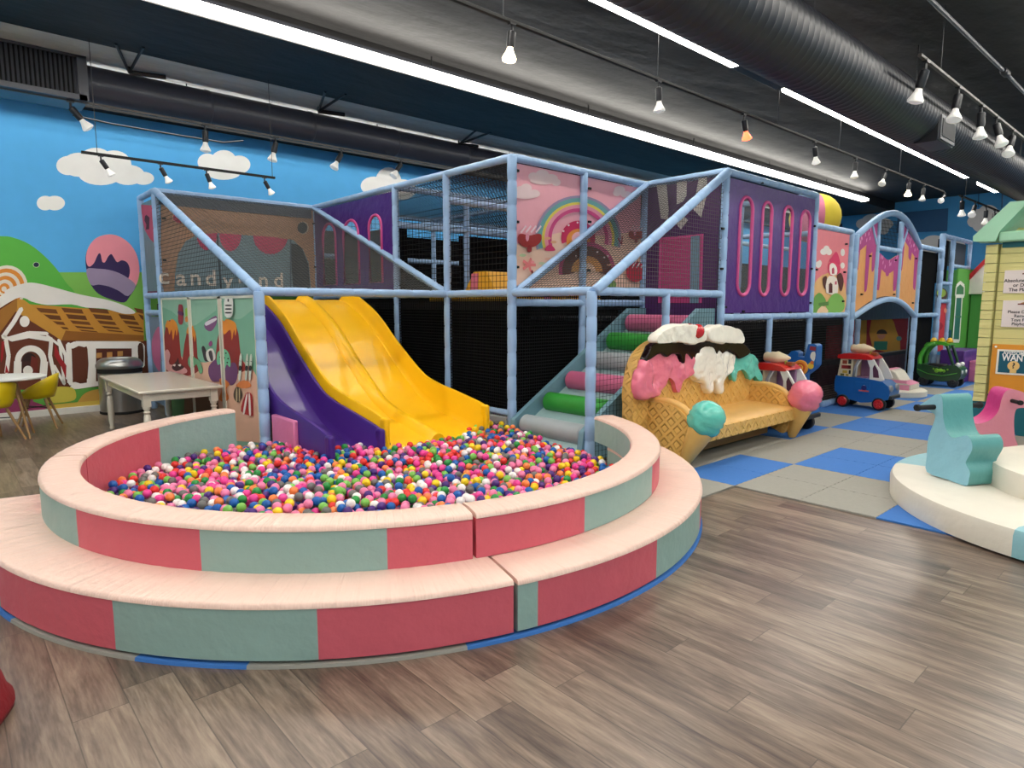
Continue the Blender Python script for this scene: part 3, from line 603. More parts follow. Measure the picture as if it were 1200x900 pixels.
# purple panel with three arched windows, x = X1
pur = vinyl('purple_vinyl', (70, 28, 118), .38, .5); pinkp = vinyl('pink_piping', (206, 78, 140), .4)
glass = mat('clear_vinyl_window', (150, 160, 168), .08, noise=.02); 
gb = glass.node_tree.nodes['Principled BSDF']; gb.inputs['Alpha'].default_value = .22
def window_panel(plane, y0, y1, z0, z1, wins, name, lab, wr):
    """vinyl sheet with real cut-outs; wins = (centre, half width, bottom, top, round bottom)"""
    ax = 'x' if 'x' in plane else 'y'; val = plane[ax]
    P3 = (lambda s_, z, d=0: Vector((val-d, s_, z))) if ax == 'x' else (lambda s_, z, d=0: Vector((s_, val-d, z)))
    m = M(); tg = .012
    bm = bmesh.new(); loops = []
    def loop(pts):
        vs = [bm.verts.new((p[0], p[1], 0)) for p in pts]; return [bm.edges.new((vs[i], vs[(i+1) % len(vs)])) for i in range(len(vs))]
    E_ = loop([(y0, z0), (y1, z0), (y1, z1), (y0, z1)]); outs = []
    for (c, hw, b, t, rb) in wins:
        pts = [(c+hw*math.cos(R(a)), t-hw+hw*math.sin(R(a))) for a in range(0, 181, 15)]
        pts += [(c-hw*math.cos(R(a)), b+hw-hw*math.sin(R(a))) for a in range(0, 181, 15)] if rb else [(c-hw, b), (c+hw, b)]
        outs.append(pts); E_ += loop(pts)
    r_ = bmesh.ops.triangle_fill(bm, edges=E_, use_beauty=True, use_dissolve=False)
    def inside(x, y, pts):
        k = False
        for i in range(len(pts)):
            (xa, ya_), (xb, yb_) = pts[i], pts[i-1]
            if (ya_ > y) != (yb_ > y) and x < (xb-xa)*(y-ya_)/(yb_-ya_)+xa: k = not k
        return k
    fs = [f for f in bm.faces if not any(inside(f.calc_center_median().x, f.calc_center_median().y, o) for o in outs)]
    for d in (0, tg):
        for f in fs: m.add([P3(v_.co.x, v_.co.y, d) for v_ in f.verts], [tuple(range(len(f.verts)))], pur)
    bm.free()
    o = part(name, m, label=lab)
    for pts in outs:
        g = M(); g.path([P3(a, b, tg) for a, b in pts], wr, pinkp, 8, closed=True); f_ = g.build('window_piping', o, sm=True)
        g = M(); g.add([P3(a, b, tg/2) for a, b in pts], [tuple(range(len(pts)))], glass); g.build('window_pane', o)
    return o
W = []
for (l, r_, t, b) in ((380, 395, 262, 334), (404, 422, 258, 333), (434, 449, 252, 331)):
    a = at(l, 300, x=X1); c = at(r_, 300, x=X1); W.append(((a.y+c.y)/2, abs(a.y-c.y)/2, at((l+r_)/2, b, x=X1).z, at((l+r_)/2, t, x=X1).z, False))
window_panel(dict(x=X1), YA+.06, Y1-.06, ZD+.04, T-.05, W, 'window_panel', 'purple panel with three arched pink-edged windows', .02)
W = []
for (l, r_, t, b, xc) in ((862, 881, 231, 346, 871), (889, 903, 237, 346, 895), (914, 927, 242, 346, 919), (934, 948, 247, 346, 940)):
    a = at(l, 290, y=Y3); c = at(r_, 290, y=Y3); W.append(((a.x+c.x)/2, abs(a.x-c.x)/2*.78, at((l+r_)/2-1, b, y=Y3).z, at((l+r_)/2+1, t, y=Y3).z, True))
window_panel(dict(y=Y3), X2+.06, X3-.05, ZL+.05, T-.06, W, 'window_panel', 'purple panel with four tall slot windows', .021)
# pink rainbow panel, y = Y2
yp = Y2+.03; pink = mat('pink_print_vinyl', (240, 170, 182), .45, noise=.03, bump=.3, bscale=4, bdist=.03)
m = M(); m.box(X1+.07, X2-.05, yp, yp+.015, ZD, T-.04, pink)
A = Art(m, (600, 190, 5.806), y=yp-.002)
A.poly([(20, 560), (150, 520), (320, 480), (600, 500), (900, 470), (905, 860), (20, 865)], (240, 200, 176), 0)
A.cloud([(145, 98, .055, .045), (205, 88, .075, .06), (265, 112, .075, .05), (300, 138, .05, .04), (215, 125, .15, .045)], (234, 206, 206)); A.l += 1
A.cloud([(60, 195, .07, .05), (95, 178, .06, .05), (145, 215, .07, .045), (90, 225, .13, .04)], (234, 206, 206)); A.l += 1
A.cloud([(730, 190, .07, .05), (775, 220, .07, .04), (712, 210, .05, .04)], (234, 206, 206)); A.l += 1
cx, cy = 448, 520
sc = 1/110
for r1, r0, c in ((.49, .462, (150, 140, 170)), (.462, .415, (110, 166, 166)), (.415, .385, (226, 208, 92)), (.385, .345, (232, 150, 170)), (.345, .305, (206, 74, 130))): A.arc(cx, cy, r0, r1, c, -12, 195)
A.arc(447, 515, .1, .195, (206, 44, 92), -20, 200); A.arc(447, 535, .05, .135, (232, 146, 60), -30, 200); A.arc(447, 520, 0, .075, (244, 180, 180), 0, 360)
A.arc(505, 735, .26, .325, (192, 72, 120), -10, 190); A.arc(505, 740, .14, .285, (92, 34, 26), -10, 190); A.arc(505, 745, .08, .18, (216, 148, 80), 0, 180); A.arc(505, 745, 0, .1, (238, 196, 170), 0, 180)
for (x, y) in ((345, 470), (380, 430), (440, 412), (520, 420), (430, 640), (500, 600), (575, 612), (620, 650), (645, 640)): A.ell(x, y, .012, .012, (244, 220, 220), n=8)
for (x, y, s_) in ((112, 520, 1), (835, 490, .65)):
    A.poly([(x-80*s_, y), (x-70*s_, y-28*s_), (x-40*s_, y-30*s_), (x, y-20*s_), (x+45*s_, y-30*s_), (x+80*s_, y-25*s_), (x+75*s_, y+25*s_), (x+25*s_, y+58*s_), (x-30*s_, y+58*s_), (x-70*s_, y+35*s_)], (156, 44, 44), 3)
    A.poly([(x-15*s_, y+50*s_), (x+12*s_, y+50*s_), (x+12*s_, y+90*s_), (x-15*s_, y+90*s_)], (140, 30, 36), 2)
    for k in range(4): A.line([(x+(-60+34*k)*s_, y-40*s_), (x+(-25+34*k)*s_, y-85*s_)], .02*s_, (240, 214, 222))
    A.poly([(x-25*s_, y-30*s_), (x-5*s_, y-25*s_), (x-8*s_, y+10*s_), (x-20*s_, y+20*s_), (x-28*s_, y)], (228, 150, 170), 3)
A.poly([(215, 600), (220, 580), (245, 562), (270, 578), (282, 602), (245, 606)], (206, 50, 102), 3)
for (x, y, c) in ((100, 700, (232, 120, 130)), (120, 680, (240, 150, 150)), (230, 520, (226, 170, 130)), (270, 545, (226, 170, 130)), (60, 635, (180, 196, 150)), (190, 690, (200, 206, 166)), (650, 700, (206, 140, 120)), (230, 660, (236, 176, 150))): A.ell(x, y, .035, .016, c, n=10)
for a in range(0, 360, 72): A.line([(100, 700), (100+48*math.cos(R(a)), 700+48*math.sin(R(a)))], .03, (226, 120, 120))
A.line([(118, 738), (130, 770)], .03, (120, 20, 30)); A.line([(705, 520), (730, 560), (735, 505)], .02, (160, 30, 50))
A.ell(825, 745, .12, .13, (196, 40, 66)); 
for k in range(4): A.line([(770+30*k, 720), (800+30*k, 675)], .02, (244, 224, 228))
A.poly([(600, 800), (640, 790), (690, 820), (680, 860), (610, 860)], (110, 150, 80), 3)
part('rainbow_panel', m, label='pink panel printed with a rainbow, doughnuts and clouds')
m = M(); clips(m, dict(y=yp-.02), [(606, 200), (606, 260), (606, 313), (684, 219), (691, 221), (683, 258), (691, 260), (682, 317), (690, 317), (755, 230), (754, 275), (753, 326)])
# dark purple panel with pink door, x = X2
m = M(); m.box(X2-.02, X2-.005, Y3+.05, Y2-.05, .9, T-.05, vinyl('deep_purple_vinyl', (76, 34, 92), .45))
A = Art(m, (700, 180, 4), x=X2-.022); chk = (196, 190, 186)
A.poly([(278, 150), (325, 145), (335, 265), (330, 310), (298, 305)], chk, 0); A.poly([(372, 135), (420, 128), (418, 200), (400, 225), (372, 240)], chk, 0)
A.poly([(475, 118), (515, 112), (512, 200), (487, 300), (450, 262)], chk, 0); A.poly([(392, 280), (426, 312), (392, 356), (360, 318)], chk, 0)
A.poly([(292, 395), (500, 376), (490, 700), (285, 700)], (206, 76, 140), 0); A.poly([(302, 405), (490, 388), (482, 700), (295, 700)], (176, 60, 116), 0); A.poly([(440, 388), (482, 384), (476, 700), (434, 700)], (108, 140, 160), 0)
part('door_panel', m, label='dark purple panel with white drips and a pink door')
# candy castle panel
m = M(); m.box(X3+.06, 10.04, Y3, Y3+.015, ZL+.04, 2.48, mat('coral_print_vinyl', (226, 122, 134), .5))
A = Art(m, (940, 240, 6), y=Y3-.002)
A.poly([(70, 600), (110, 520), (180, 480), (250, 500), (300, 560), (296, 762), (64, 762)], (226, 178, 120), 2)
for bl in ([(152, 330, .055, .05), (170, 314, .05, .06), (188, 332, .045, .05)], [(284, 335, .035, .06)], [(112, 420, .045, .05), (122, 410, .03, .045)], [(282, 427, .035, .05)]): A.cloud(bl, (226, 218, 216)); A.l += 1
A.poly([(190, 400), (205, 370), (235, 330), (255, 365), (262, 420), (225, 440)], (206, 44, 96), 3)
A.poly([(180, 420), (210, 400), (240, 415), (262, 430), (258, 480), (200, 500), (182, 470)], (214, 60, 100), 2); A.poly([(190, 425), (215, 410), (240, 440), (240, 490), (195, 490)], (236, 226, 222), 2)
A.poly([(205, 450), (215, 440), (222, 450), (222, 485), (205, 485)], (180, 60, 90), 0); A.poly([(140, 520), (165, 500), (172, 530), (168, 590), (150, 580)], (84, 36, 28), 3); A.poly([(240, 500), (270, 480), (288, 540), (270, 610), (250, 560)], (84, 36, 28), 3)
A.poly([(170, 520), (200, 500), (240, 520), (245, 620), (165, 620)], (236, 224, 216), 2); A.poly([(182, 560), (195, 545), (208, 560), (208, 620), (182, 620)], (90, 34, 40), 0); A.poly([(225, 540), (238, 535), (238, 560), (225, 562)], (190, 70, 100), 0)
A.poly([(70, 760), (75, 660), (115, 618), (150, 650), (160, 690), (120, 760)], (104, 158, 72), 3); A.poly([(170, 760), (165, 700), (200, 640), (240, 622), (285, 660), (290, 730), (250, 760)], (120, 176, 84), 3); A.poly([(110, 690), (180, 680), (180, 708), (110, 712)], (80, 124, 60), 0)
A.poly([(95, 760), (130, 712), (165, 725), (175, 760)], (232, 198, 160), 2)
part('castle_panel', m, label='coral panel printed with a candy castle')
m = M(); clips(m, dict(y=Y3-.02), [(847, 268), (846, 315), (850, 360), (893, 214), (955, 265), (951, 315), (950, 355), (871, 365), (926, 366), (992, 286), (990, 319), (988, 353), (957, 316)], .016)
# the arched bay: x 10.1 .. 13.25
def yx(px, py): return at(px, py, y=Y3)
xa, xb = 10.28, 13.2
post(xa, Y3, 0, 2.5, .05); post(xb, Y3, 0, 2.5, .05)
def arcb(z0, h, r, name):
    m = M(); pts = []
    for i in range(17):
        t = i/16; pts.append((xa+(xb-xa)*t, Y3-.05*math.sin(t*math.pi), z0+h*math.sin(t*math.pi)))
    m.path(pts, r, pad, 10); part(name, m, sm=True)
arcb(2.47, .46, .05, 'arched_beam'); arcb(ZL-.06, .30, .045, 'arched_beam')
z_arch = lambda x: ZL-.04+.30*math.sin((x-xa)/(xb-xa)*math.pi); z_top = lambda x: 2.44+.46*math.sin((x-xa)/(xb-xa)*math.pi)
xp, xq = yx(1025, 330).x, yx(1052, 330).x
for x in (xp, xq): beam((x, Y3, z_arch(x)), (x, Y3, z_top(x)), .04, 'upright')
zw = yx(1040, 292).z
beam((xp, Y3, zw), (xq, Y3, zw), .04); beam((xp-.28, Y3, z_top(xp-.28)-.02), (xp-.05, Y3, zw+.05), .025, 'strut'); beam((xq+.28, Y3, z_top(xq+.28)-.02), (xq+.05, Y3, zw+.05), .025, 'strut')
orange = vinyl('orange_print_vinyl', (224, 158, 92), .5); mag = (170, 62, 130)
for k, (a, b, tp) in enumerate(((xa+.05, xp-.04, None), (xp+.04, xq-.04, zw-.07), (xq+.04, xb-.05, None))):
    m = M(); n = 8; xs = [a+(b-a)*i/n for i in range(n+1)]
    top = [min(z_top(x)-.03, 2.85 if k != 1 else 9) if tp is None else tp-.10*math.sin((x-a)/(b-a)*math.pi)**2 for x in xs]
    if k == 0: top = [min(t, 2.44+(x-a)*.42) for t, x in zip(top, xs)]
    if k == 2: top = [min(t, 2.44+(b-x)*.42) for t, x in zip(top, xs)]
    poly = [(x, Y3, z_arch(x)+.03) for x in xs]+[(x, Y3, t) for x, t in list(zip(xs, top))[::-1]]
    m.prism(poly, (0, .012, 0), orange)
    # dripping magenta icing from the top edge
    zt0 = max(top); drips = ([(.06, .62), (.58, 1.25), (.9, .95), (.74, .5), (.42, .0)], [(.1, .72), (.5, .28), (.9, .72)], [(.06, .95), (.5, .45), (.88, .95)])[k]
    pts = [(x, Y3-.004, t) for x, t in zip(xs, top)]
    low = []
    N_ = 70
    for i in range(N_+1):
        t = 1-i/N_; f = .22
        for c_, h_ in drips: f = max(f, h_*max(0, 1-(abs(t-c_)/.11)**6))
        x = a+(b-a)*t; low.append((x, Y3-.004, max(z_arch(x)+.1, float(np.interp(x, xs, top))-.06-f*.72)))
    flat(m, pts+low, paint(mag), (0, 0, 0))
    for q in range(9):
        x = a+(b-a)*random.uniform(.1, .9); z = float(np.interp(x, xs, top))-random.uniform(.05, .2); flat(m, [(x, Y3-.006, z), (x+.03, Y3-.006, z+.02), (x+.03, Y3-.006, z+.07), (x, Y3-.006, z+.05)], paint((226, 150, 200)), (0, 0, 0))
    part('dripping_panel', m, label='orange panel with dripping magenta icing, %s of three' % ('first', 'second', 'third')[k])
m = M(); clips(m, dict(y=Y3-.02), [(1020, 300), (1010, 345), (1026, 343), (1048, 345), (1074, 303), (1070, 355), (1050, 305)], .016)
net((xp+.04, Y3+.05, zw), (xq-.04, Y3+.05, zw), (xq-.04, Y3+.05, z_top(xq)), (xp+.04, Y3+.05, z_top(xp)), .05, .004)
# inside the arch: back wall print, half wall
m = M(); m.box(12.2, 17.4, 4.9, 4.95, .42, 1.17, paint((170, 40, 62))); m.box(11.6, 17.4, 4.8, 4.88, .02, .40, vinyl('maroon_pad', (84, 30, 48), .5)); m.box(11.6, 17.4, 4.76, 4.9, .40, .47, paint((50, 52, 62)))
A = Art(m, (980, 330, 6), y=4.89); A.poly([(140, 250), (215, 250), (210, 460), (135, 450)], (206, 160, 60), 0); A.poly([(250, 250), (380, 250), (420, 340), (450, 480), (255, 470)], (206, 150, 60), 2)
A.ell(320, 368, .13, .11, (44, 24, 26), 0, 180); A.poly([(265, 420), (360, 420), (355, 480), (262, 480)], (40, 130, 116), 0); A.ell(440, 400, .07, .06, (90, 140, 140)); A.ell(315, 372, .1, .12, (190, 130, 110), 180, 360)
part('inner_mural', m, label='red and yellow printed wall seen through the arch')
m = M(); m.box(11.4, 17.4, 4.84, 4.9, 1.17, 1.7, vinyl('navy_header', (46, 56, 84), .5)); part('header_strip', m)
for x in (13.0, 16.0): post(x, 4.70, 0, 1.2, .05)
# black netted bay and tower at the far end
xt0, xt1, xt2 = 14.55, 16.0, 16.6
xt0 = yx(1097, 380).x; 
post(xt0, Y3, 0, 2.82, .055); beam((xb, Y3, 2.50), (xt0, Y3, 2.50), .045); beam((xb, Y3, ZL-.04), (xt0, Y3, ZL-.04), .04)
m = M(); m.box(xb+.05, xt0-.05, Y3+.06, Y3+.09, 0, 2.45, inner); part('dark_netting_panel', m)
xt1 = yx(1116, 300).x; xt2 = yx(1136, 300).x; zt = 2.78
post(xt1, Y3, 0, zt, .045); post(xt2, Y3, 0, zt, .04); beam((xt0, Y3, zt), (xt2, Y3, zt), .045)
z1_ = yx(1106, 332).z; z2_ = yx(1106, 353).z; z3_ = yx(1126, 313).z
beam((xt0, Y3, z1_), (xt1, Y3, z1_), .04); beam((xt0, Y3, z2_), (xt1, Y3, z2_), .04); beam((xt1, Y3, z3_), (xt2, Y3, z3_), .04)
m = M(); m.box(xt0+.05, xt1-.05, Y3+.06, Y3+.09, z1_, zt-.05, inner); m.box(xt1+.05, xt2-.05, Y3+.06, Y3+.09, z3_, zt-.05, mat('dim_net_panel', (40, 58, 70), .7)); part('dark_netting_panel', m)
m = M(); m.box(xt0+.05, xt1-.05, Y3, Y3+.02, z2_, z1_, paint((72, 116, 140))); A = Art(m, (1060, 350, 8.57), y=Y3-.004); A.T = (1000, 200, 6)
A.ell(624, 870, .13, .15, (60, 30, 30)); A.ell(618, 860, .11, .1, (140, 170, 60)); part('round_fruit_panel', m, label='panel with a green round print')
m = M(); m.box(xt0+.3, xt1-.05, Y3+.02, Y3+.04, .55, z2_-.03, paint((196, 48, 60))); A = Art(m, (1060, 350, 8.57), y=Y3+.01)
A.T = (1060, 350, 8.57); A.ell(345, 275, .09, .1, (150, 20, 40)); A.line([(330, 80), (318, 450)], .03, (230, 150, 150)); A.ell(410, 120, .035, .06, (224, 140, 110)); part('red_lollipop_panel', m, label='red panel with a dark red lollipop')
# green panel with white arched window
m = M(); m.box(xt1+.1, xt2+.2, Y3-.1, Y3-.07, .5, z3_-.05, paint((84, 160, 62))); A = Art(m, (1070, 290, 4.738), y=Y3-.101)
A.poly([(238, 270), (242, 215), (262, 195), (282, 215), (285, 270)], (52, 120, 76), 3); A.poly([(238, 278), (270, 278), (255, 515), (222, 515)], (38, 110, 96), 0)
A.line([(235, 268), (240, 215), (262, 194), (284, 215), (283, 270), (235, 270)], .07, (228, 230, 218)); A.line([(238, 275), (220, 518), (256, 520), (272, 278)], .07, (228, 230, 218)); A.line([(231, 385), (266, 385)], .04, (60, 120, 90))
part('arched_window_panel', m, label='green panel with a white arched window frame')
post(xt2+.25, Y3-.1, 0, z3_, .05)
# tall candy ball on the roof
m = M(); c = at(955, 256, y=5.0); n = 16
for k in range(8):
    cols = (paint((240, 214, 70)), paint((226, 130, 160)))
    vs = []; a0, a1 = 2*math.pi*k/8, 2*math.pi*(k+1)/8
    for i in range(13):
        t = math.pi*i/12
        for j in range(4):
            a = a0+(a1-a0)*j/3; vs.append((c.x+.42*math.sin(t)*math.cos(a), c.y+.42*math.sin(t)*math.sin(a), c.z+.42*math.cos(t)))
    m.add(vs, [(i*4+j, i*4+j+1, i*4+j+5, i*4+j+4) for i in range(12) for j in range(3)], cols[0] if k not in (3, 4) else cols[1])
part('candy_ball', m, sm=True, label='big yellow and pink ball on the roof')
m = M(); m.tube((c.x, c.y, c.z-.9), (c.x, c.y, c.z-.38), .05, pad); part('ball_post', m)
# soft obstacles on the upper deck
ye = vinyl('yellow_soft_vinyl', (216, 164, 40), .45)
for k, (a, b, x_) in enumerate(((6.55, 5.75, 5.0), (5.55, 4.98, 5.4))):
    m = M(); m.prism([(x_, a, 1.5), (x_, (a+b)/2+.12, 1.86), (x_, (a+b)/2-.12, 1.86), (x_, b, 1.5)], (.5, 0, 0), ye); A = None
    m.prism([(x_-.004, (a+b)/2+.16, 1.84), (x_-.004, (a+b)/2+.02, 1.84), (x_-.004, (a+b)/2+.05, 1.5), (x_-.004, (a+b)/2+.2, 1.5)], (.002, 0, 0), vinyl('pink_soft', (206, 110, 140), .5))
    part('soft_ramp', m, bevel=.01, label='yellow soft ramp on the upper deck')
m = M(); m.box(X1+.1, X1+.6, Y2+.15, Y0+.5, 1.5, 1.57, ye); part('soft_mat', m)

# ---------------------------------------------------------------- slides
def slide(name, x0, lanes, w, mt, label, ye_, dz=0):
    t = thing(name, (x0, ye_, 0), label, 'slide'); prof = [(7.75, 1.60), (7.5, 1.57), (6.95, 1.33), (6.5, 1.01), (6.0, .69), (5.7, .59), (5.35, .53), (ye_+.1, .46), (ye_, .43)]
    prof = smooth([(0, a, b) for a, b in prof], 5, closed=False); m = M(); rows = []
    total = lanes*w; k = len(prof)
    for i, p in enumerate(prof):
        y, zw_ = p.y, p.z+dz; f = i/(k-1); dep = .12+.16*min(1, f*1.5) if f < .9 else .28
        zf = zw_-dep; tw = .05; sec = [(0, zf-.06), (0, zw_-.02), (.012, zw_), (tw-.012, zw_), (tw, zw_-.02), (tw+.01, zf+.06), (tw+.05, zf+.005)]
        for l in range(lanes):
            xe = (l+1)*w
            if l < lanes-1: sec += [(xe-.09, zf+.004), (xe-.05, zf+.055), (xe-.02, zf+.07), (xe+.02, zf+.07), (xe+.05, zf+.055), (xe+.09, zf+.004)]
            else: sec += [(total-tw-.05, zf+.005), (total-tw-.01, zf+.06), (total-tw, zw_-.02), (total-tw+.012, zw_), (total-.012, zw_), (total, zw_-.02), (total, zf-.06)]
        rows.append([Vector((x0+a, y, b)) for a, b in sec])
    m.rings(rows, mt); m.build('chute', t, sm=True, angle=38, bevel=0)
    # rounded lip at the outlet of the walls
    for xx in (x0, x0+total-.05):
        m = M(); m.box(xx-.004, xx+.054, ye_-.05, ye_+.05, .03, .44+dz, mt); m.build('wall_end_lip', t, bevel=.024, seg=3)
    return t
yel = mat('yellow_slide_plastic', (248, 190, 12), .42, noise=.02, coat=.1, spec=.25)
purp = mat('purple_slide_plastic', (66, 32, 124), .4, noise=.03, coat=.15, spec=.3)
slide('yellow_slide', 2.86, 2, .595, yel, 'glossy yellow two-lane slide running down into the ball pit', 4.88, .035)
slide('purple_slide', 2.33, 1, .52, purp, 'glossy purple single slide beside the yellow one', 4.86, -.05)
m = M(); m.box(2.29, 2.40, 5.42, 5.92, .02, .44, vinyl('pink_pad', (214, 122, 168), .45)); tag(m.build('foam_block', bevel=.015), 'small pink foam block beside the foot of the purple slide', 'foam block')
# ---------------------------------------------------------------- roller stairs
t = thing('roller_climb', (X1, Y3, 0), 'sloping climb with pink, green and grey foam rollers up from the ball pit', 'roller climb')
teal_p = vinyl('pale_teal_vinyl', (150, 178, 180), .45); RX = [4.42+.335*i for i in range(6)]; RZ = [.25+.2*i for i in range(6)]
m = M(); m.prism([(4.3, Y3+.06, .02), (4.3, Y3+.06, .12), (6.3, Y3+.06, 1.28), (6.5, Y3+.06, 1.28), (6.5, Y3+.06, 1.1), (4.9, Y3+.06, .02)], (0, .95, 0), teal_p); m.build('ramp', t)
for yy in (Y3+.03, Y2-.10):
    m = M(); m.prism([(4.3, yy, .02), (4.34, yy, .3), (6.2, yy, 1.42), (6.5, yy, 1.42), (6.5, yy, 1.0), (4.95, yy, .02)], (0, .06, 0), vinyl('teal_side_vinyl', (112, 150, 164), .5)); m.build('side_pad', t, bevel=.015)
for i, (c, nm) in enumerate((((158, 166, 170), 'grey'), ((46, 146, 52), 'green'), ((198, 100, 138), 'pink'), ((120, 126, 134), 'grey'), ((46, 146, 52), 'green'), ((198, 100, 138), 'pink'))):
    m = M(); m.lathe([(.02, 0), (.085, .004), (.1, .02), (.1, .80), (.085, .816), (.02, .82)], (RX[i]+.02, Y3+.10, RZ[i]), vinyl('roller_'+nm, c, .5, .25), 22, (0, 1, 0)); m.lathe([(.012, -.02), (.012, .86)], (RX[i]+.02, Y3+.1, RZ[i]), white_p, 8, (0, 1, 0)); m.build('roller', t, sm=True, angle=40, label=nm+' foam roller')

# ---------------------------------------------------------------- ball pit ring
CX, CY = 2.45, 4.24
peach = vinyl('peach_vinyl', (230, 197, 182), .45, .5); rose = vinyl('rose_vinyl', (214, 98, 112), .48, .4); sage = vinyl('sage_vinyl', (150, 180, 172), .48, .4)
def wrinkle(mt):
    """fine puckers running across the rim"""
    nt = mt.node_tree; N = nt.nodes; L = nt.links; b = N['Principled BSDF']
    tc = N.new('ShaderNodeTexCoord'); sp = N.new('ShaderNodeSeparateXYZ'); L.new(tc.outputs['Object'], sp.inputs[0])
    at2 = N.new('ShaderNodeMath'); at2.operation = 'ARCTAN2'; L.new(sp.outputs[1], at2.inputs[0]); L.new(sp.outputs[0], at2.inputs[1])
    ml = N.new('ShaderNodeMath'); ml.operation = 'MULTIPLY'; L.new(at2.outputs[0], ml.inputs[0]); ml.inputs[1].default_value = 48
    cb = N.new('ShaderNodeCombineXYZ'); L.new(ml.outputs[0], cb.inputs[0]); L.new(sp.outputs[2], cb.inputs[1]); 
    no = N.new('ShaderNodeTexNoise'); no.inputs['Scale'].default_value = 1.1; no.inputs['Detail'].default_value = 3; L.new(cb.outputs[0], no.inputs['Vector'])
    old = b.inputs['Normal'].links[0].from_node; bp = N.new('ShaderNodeBump'); bp.inputs['Strength'].default_value = .6; bp.inputs['Distance'].default_value = .03
    L.new(no.outputs['Fac'], bp.inputs['Height']); L.new(old.outputs[0], bp.inputs['Normal']); L.new(bp.outputs[0], b.inputs['Normal'])
wrinkle(peach)
def ring_module(parent, a0, a1, r0, r1, z0, z1, cols, name='ring_module', lab=None):
    """cols: list of (angle, material) giving the side colour up to that angle"""
    base = Vector((CX, CY, 0))
    def pt(a, r, z): return base+Vector((r*math.cos(R(a)), r*math.sin(R(a)), z))
    eps = .25; a0 += eps; a1 -= eps; o = None; wr = lambda a: .0012*math.sin(a*1.7)+.0008*math.sin(a*4.3+1)
    # top cover
    n = int((a1-a0)/1.5)+1; m = M(); rows = []
    for i in range(n+1):
        a = a0+(a1-a0)*i/n; d = wr(a)
        rows.append([pt(a, r, z) for r, z in ((r0-.004, z1-.024), (r0, z1-.006+d), (r0+.012, z1+.001+d), ((r0+r1)/2, z1+.006+d), (r1-.012, z1+.001+d), (r1+.001, z1-.006+d), (r1+.005, z1-.022), (r1-.02, z1-.024), (r0+.02, z1-.024))])
    m.rings(rows, peach); o = m.build(name, parent, sm=True, angle=60, label=lab)
    # coloured side cover, split by colour
    prev = a0
    for (ae, mt) in cols:
        ae = min(ae, a1); n = max(2, int((ae-prev)/1.5)); m = M(); rows = []
        for i in range(n+1):
            a = prev+(ae-prev)*i/n; d = wr(a+31)*.8; rows.append([pt(a, r, z) for r, z in ((r0, z0), (r0-d, (z0+z1)/2), (r0, z1-.025), (r1, z1-.025), (r1+d, (z0*.4+z1*.6)), (r1+d*.5, (z0+z1)/2), (r1, z0+.005), (r1-.01, z0))])
        m.rings(rows, mt); m.build('side_cover', o, sm=True, angle=40); prev = ae
    return o
lower = thing('step_ring', (CX, CY, 0), 'low curved padded step around the front of the ball pit, peach top', 'padded step')
upper = thing('ball_pit_ring', (CX, CY, 0), 'curved padded ball pit wall standing inside the low step, peach rim', 'ball pit ring')
ring_module(lower, 162, 253.9, 1.9, 2.36, .025, .27, [(169, rose), (191.3, sage), (212.5, rose), (233.7, sage), (254, rose)])
ring_module(lower, 253.9, 335, 1.9, 2.36, .025, .265, [(256.6, sage), (276.6, rose), (297, sage), (316, rose), (336, sage)])
ring_module(upper, 160.5, 251.8, 1.885, 2.08, .27, .49, [(174, rose), (195.8, sage), (217.8, rose), (240.7, sage), (252, rose)])
ring_module(upper, 251.8, 341.5, 1.885, 2.08, .27, .49, [(270, rose), (293.2, sage), (313, rose), (342, sage)])
ring_module(upper, 103, 160.5, 1.885, 2.08, .02, .49, [(127.5, sage), (161, rose)])
# coloured floor mat edge under the step
m = M(); bl = mat('blue_foam_mat', (58, 116, 190), .85, noise=.06, scale=40, bump=.3, bscale=150, bdist=.003); gr = mat('grey_foam_mat', (150, 148, 140), .85, noise=.07, scale=40, bump=.3, bscale=150, bdist=.003)
for (a0, a1, mt) in ((150, 194.9, bl), (194.9, 215, gr), (215, 226.8, bl), (226.8, 248.4, gr), (248.4, 322, bl), (322, 336, gr)):
    n = int((a1-a0)/2)+1; m.rings([[Vector((CX+r*math.cos(R(a0+(a1-a0)*i/n)), CY+r*math.sin(R(a0+(a1-a0)*i/n)), z)) for r, z in ((.3, .001), (.3, .015), (2.368, .015), (2.372, .001))] for i in range(n+1)], mt)
m.rings([[Vector((CX+r*math.cos(R(a)), CY+r*math.sin(R(a)), z)) for r, z in ((.3, .001), (.3, .015), (1.95, .015), (1.95, .001))] for a in range(336, 511, 5)], gr)
tag(m.build('pit_floor_mat'), 'thin blue and grey foam mat showing under the edge of the padded step', 'floor mat')
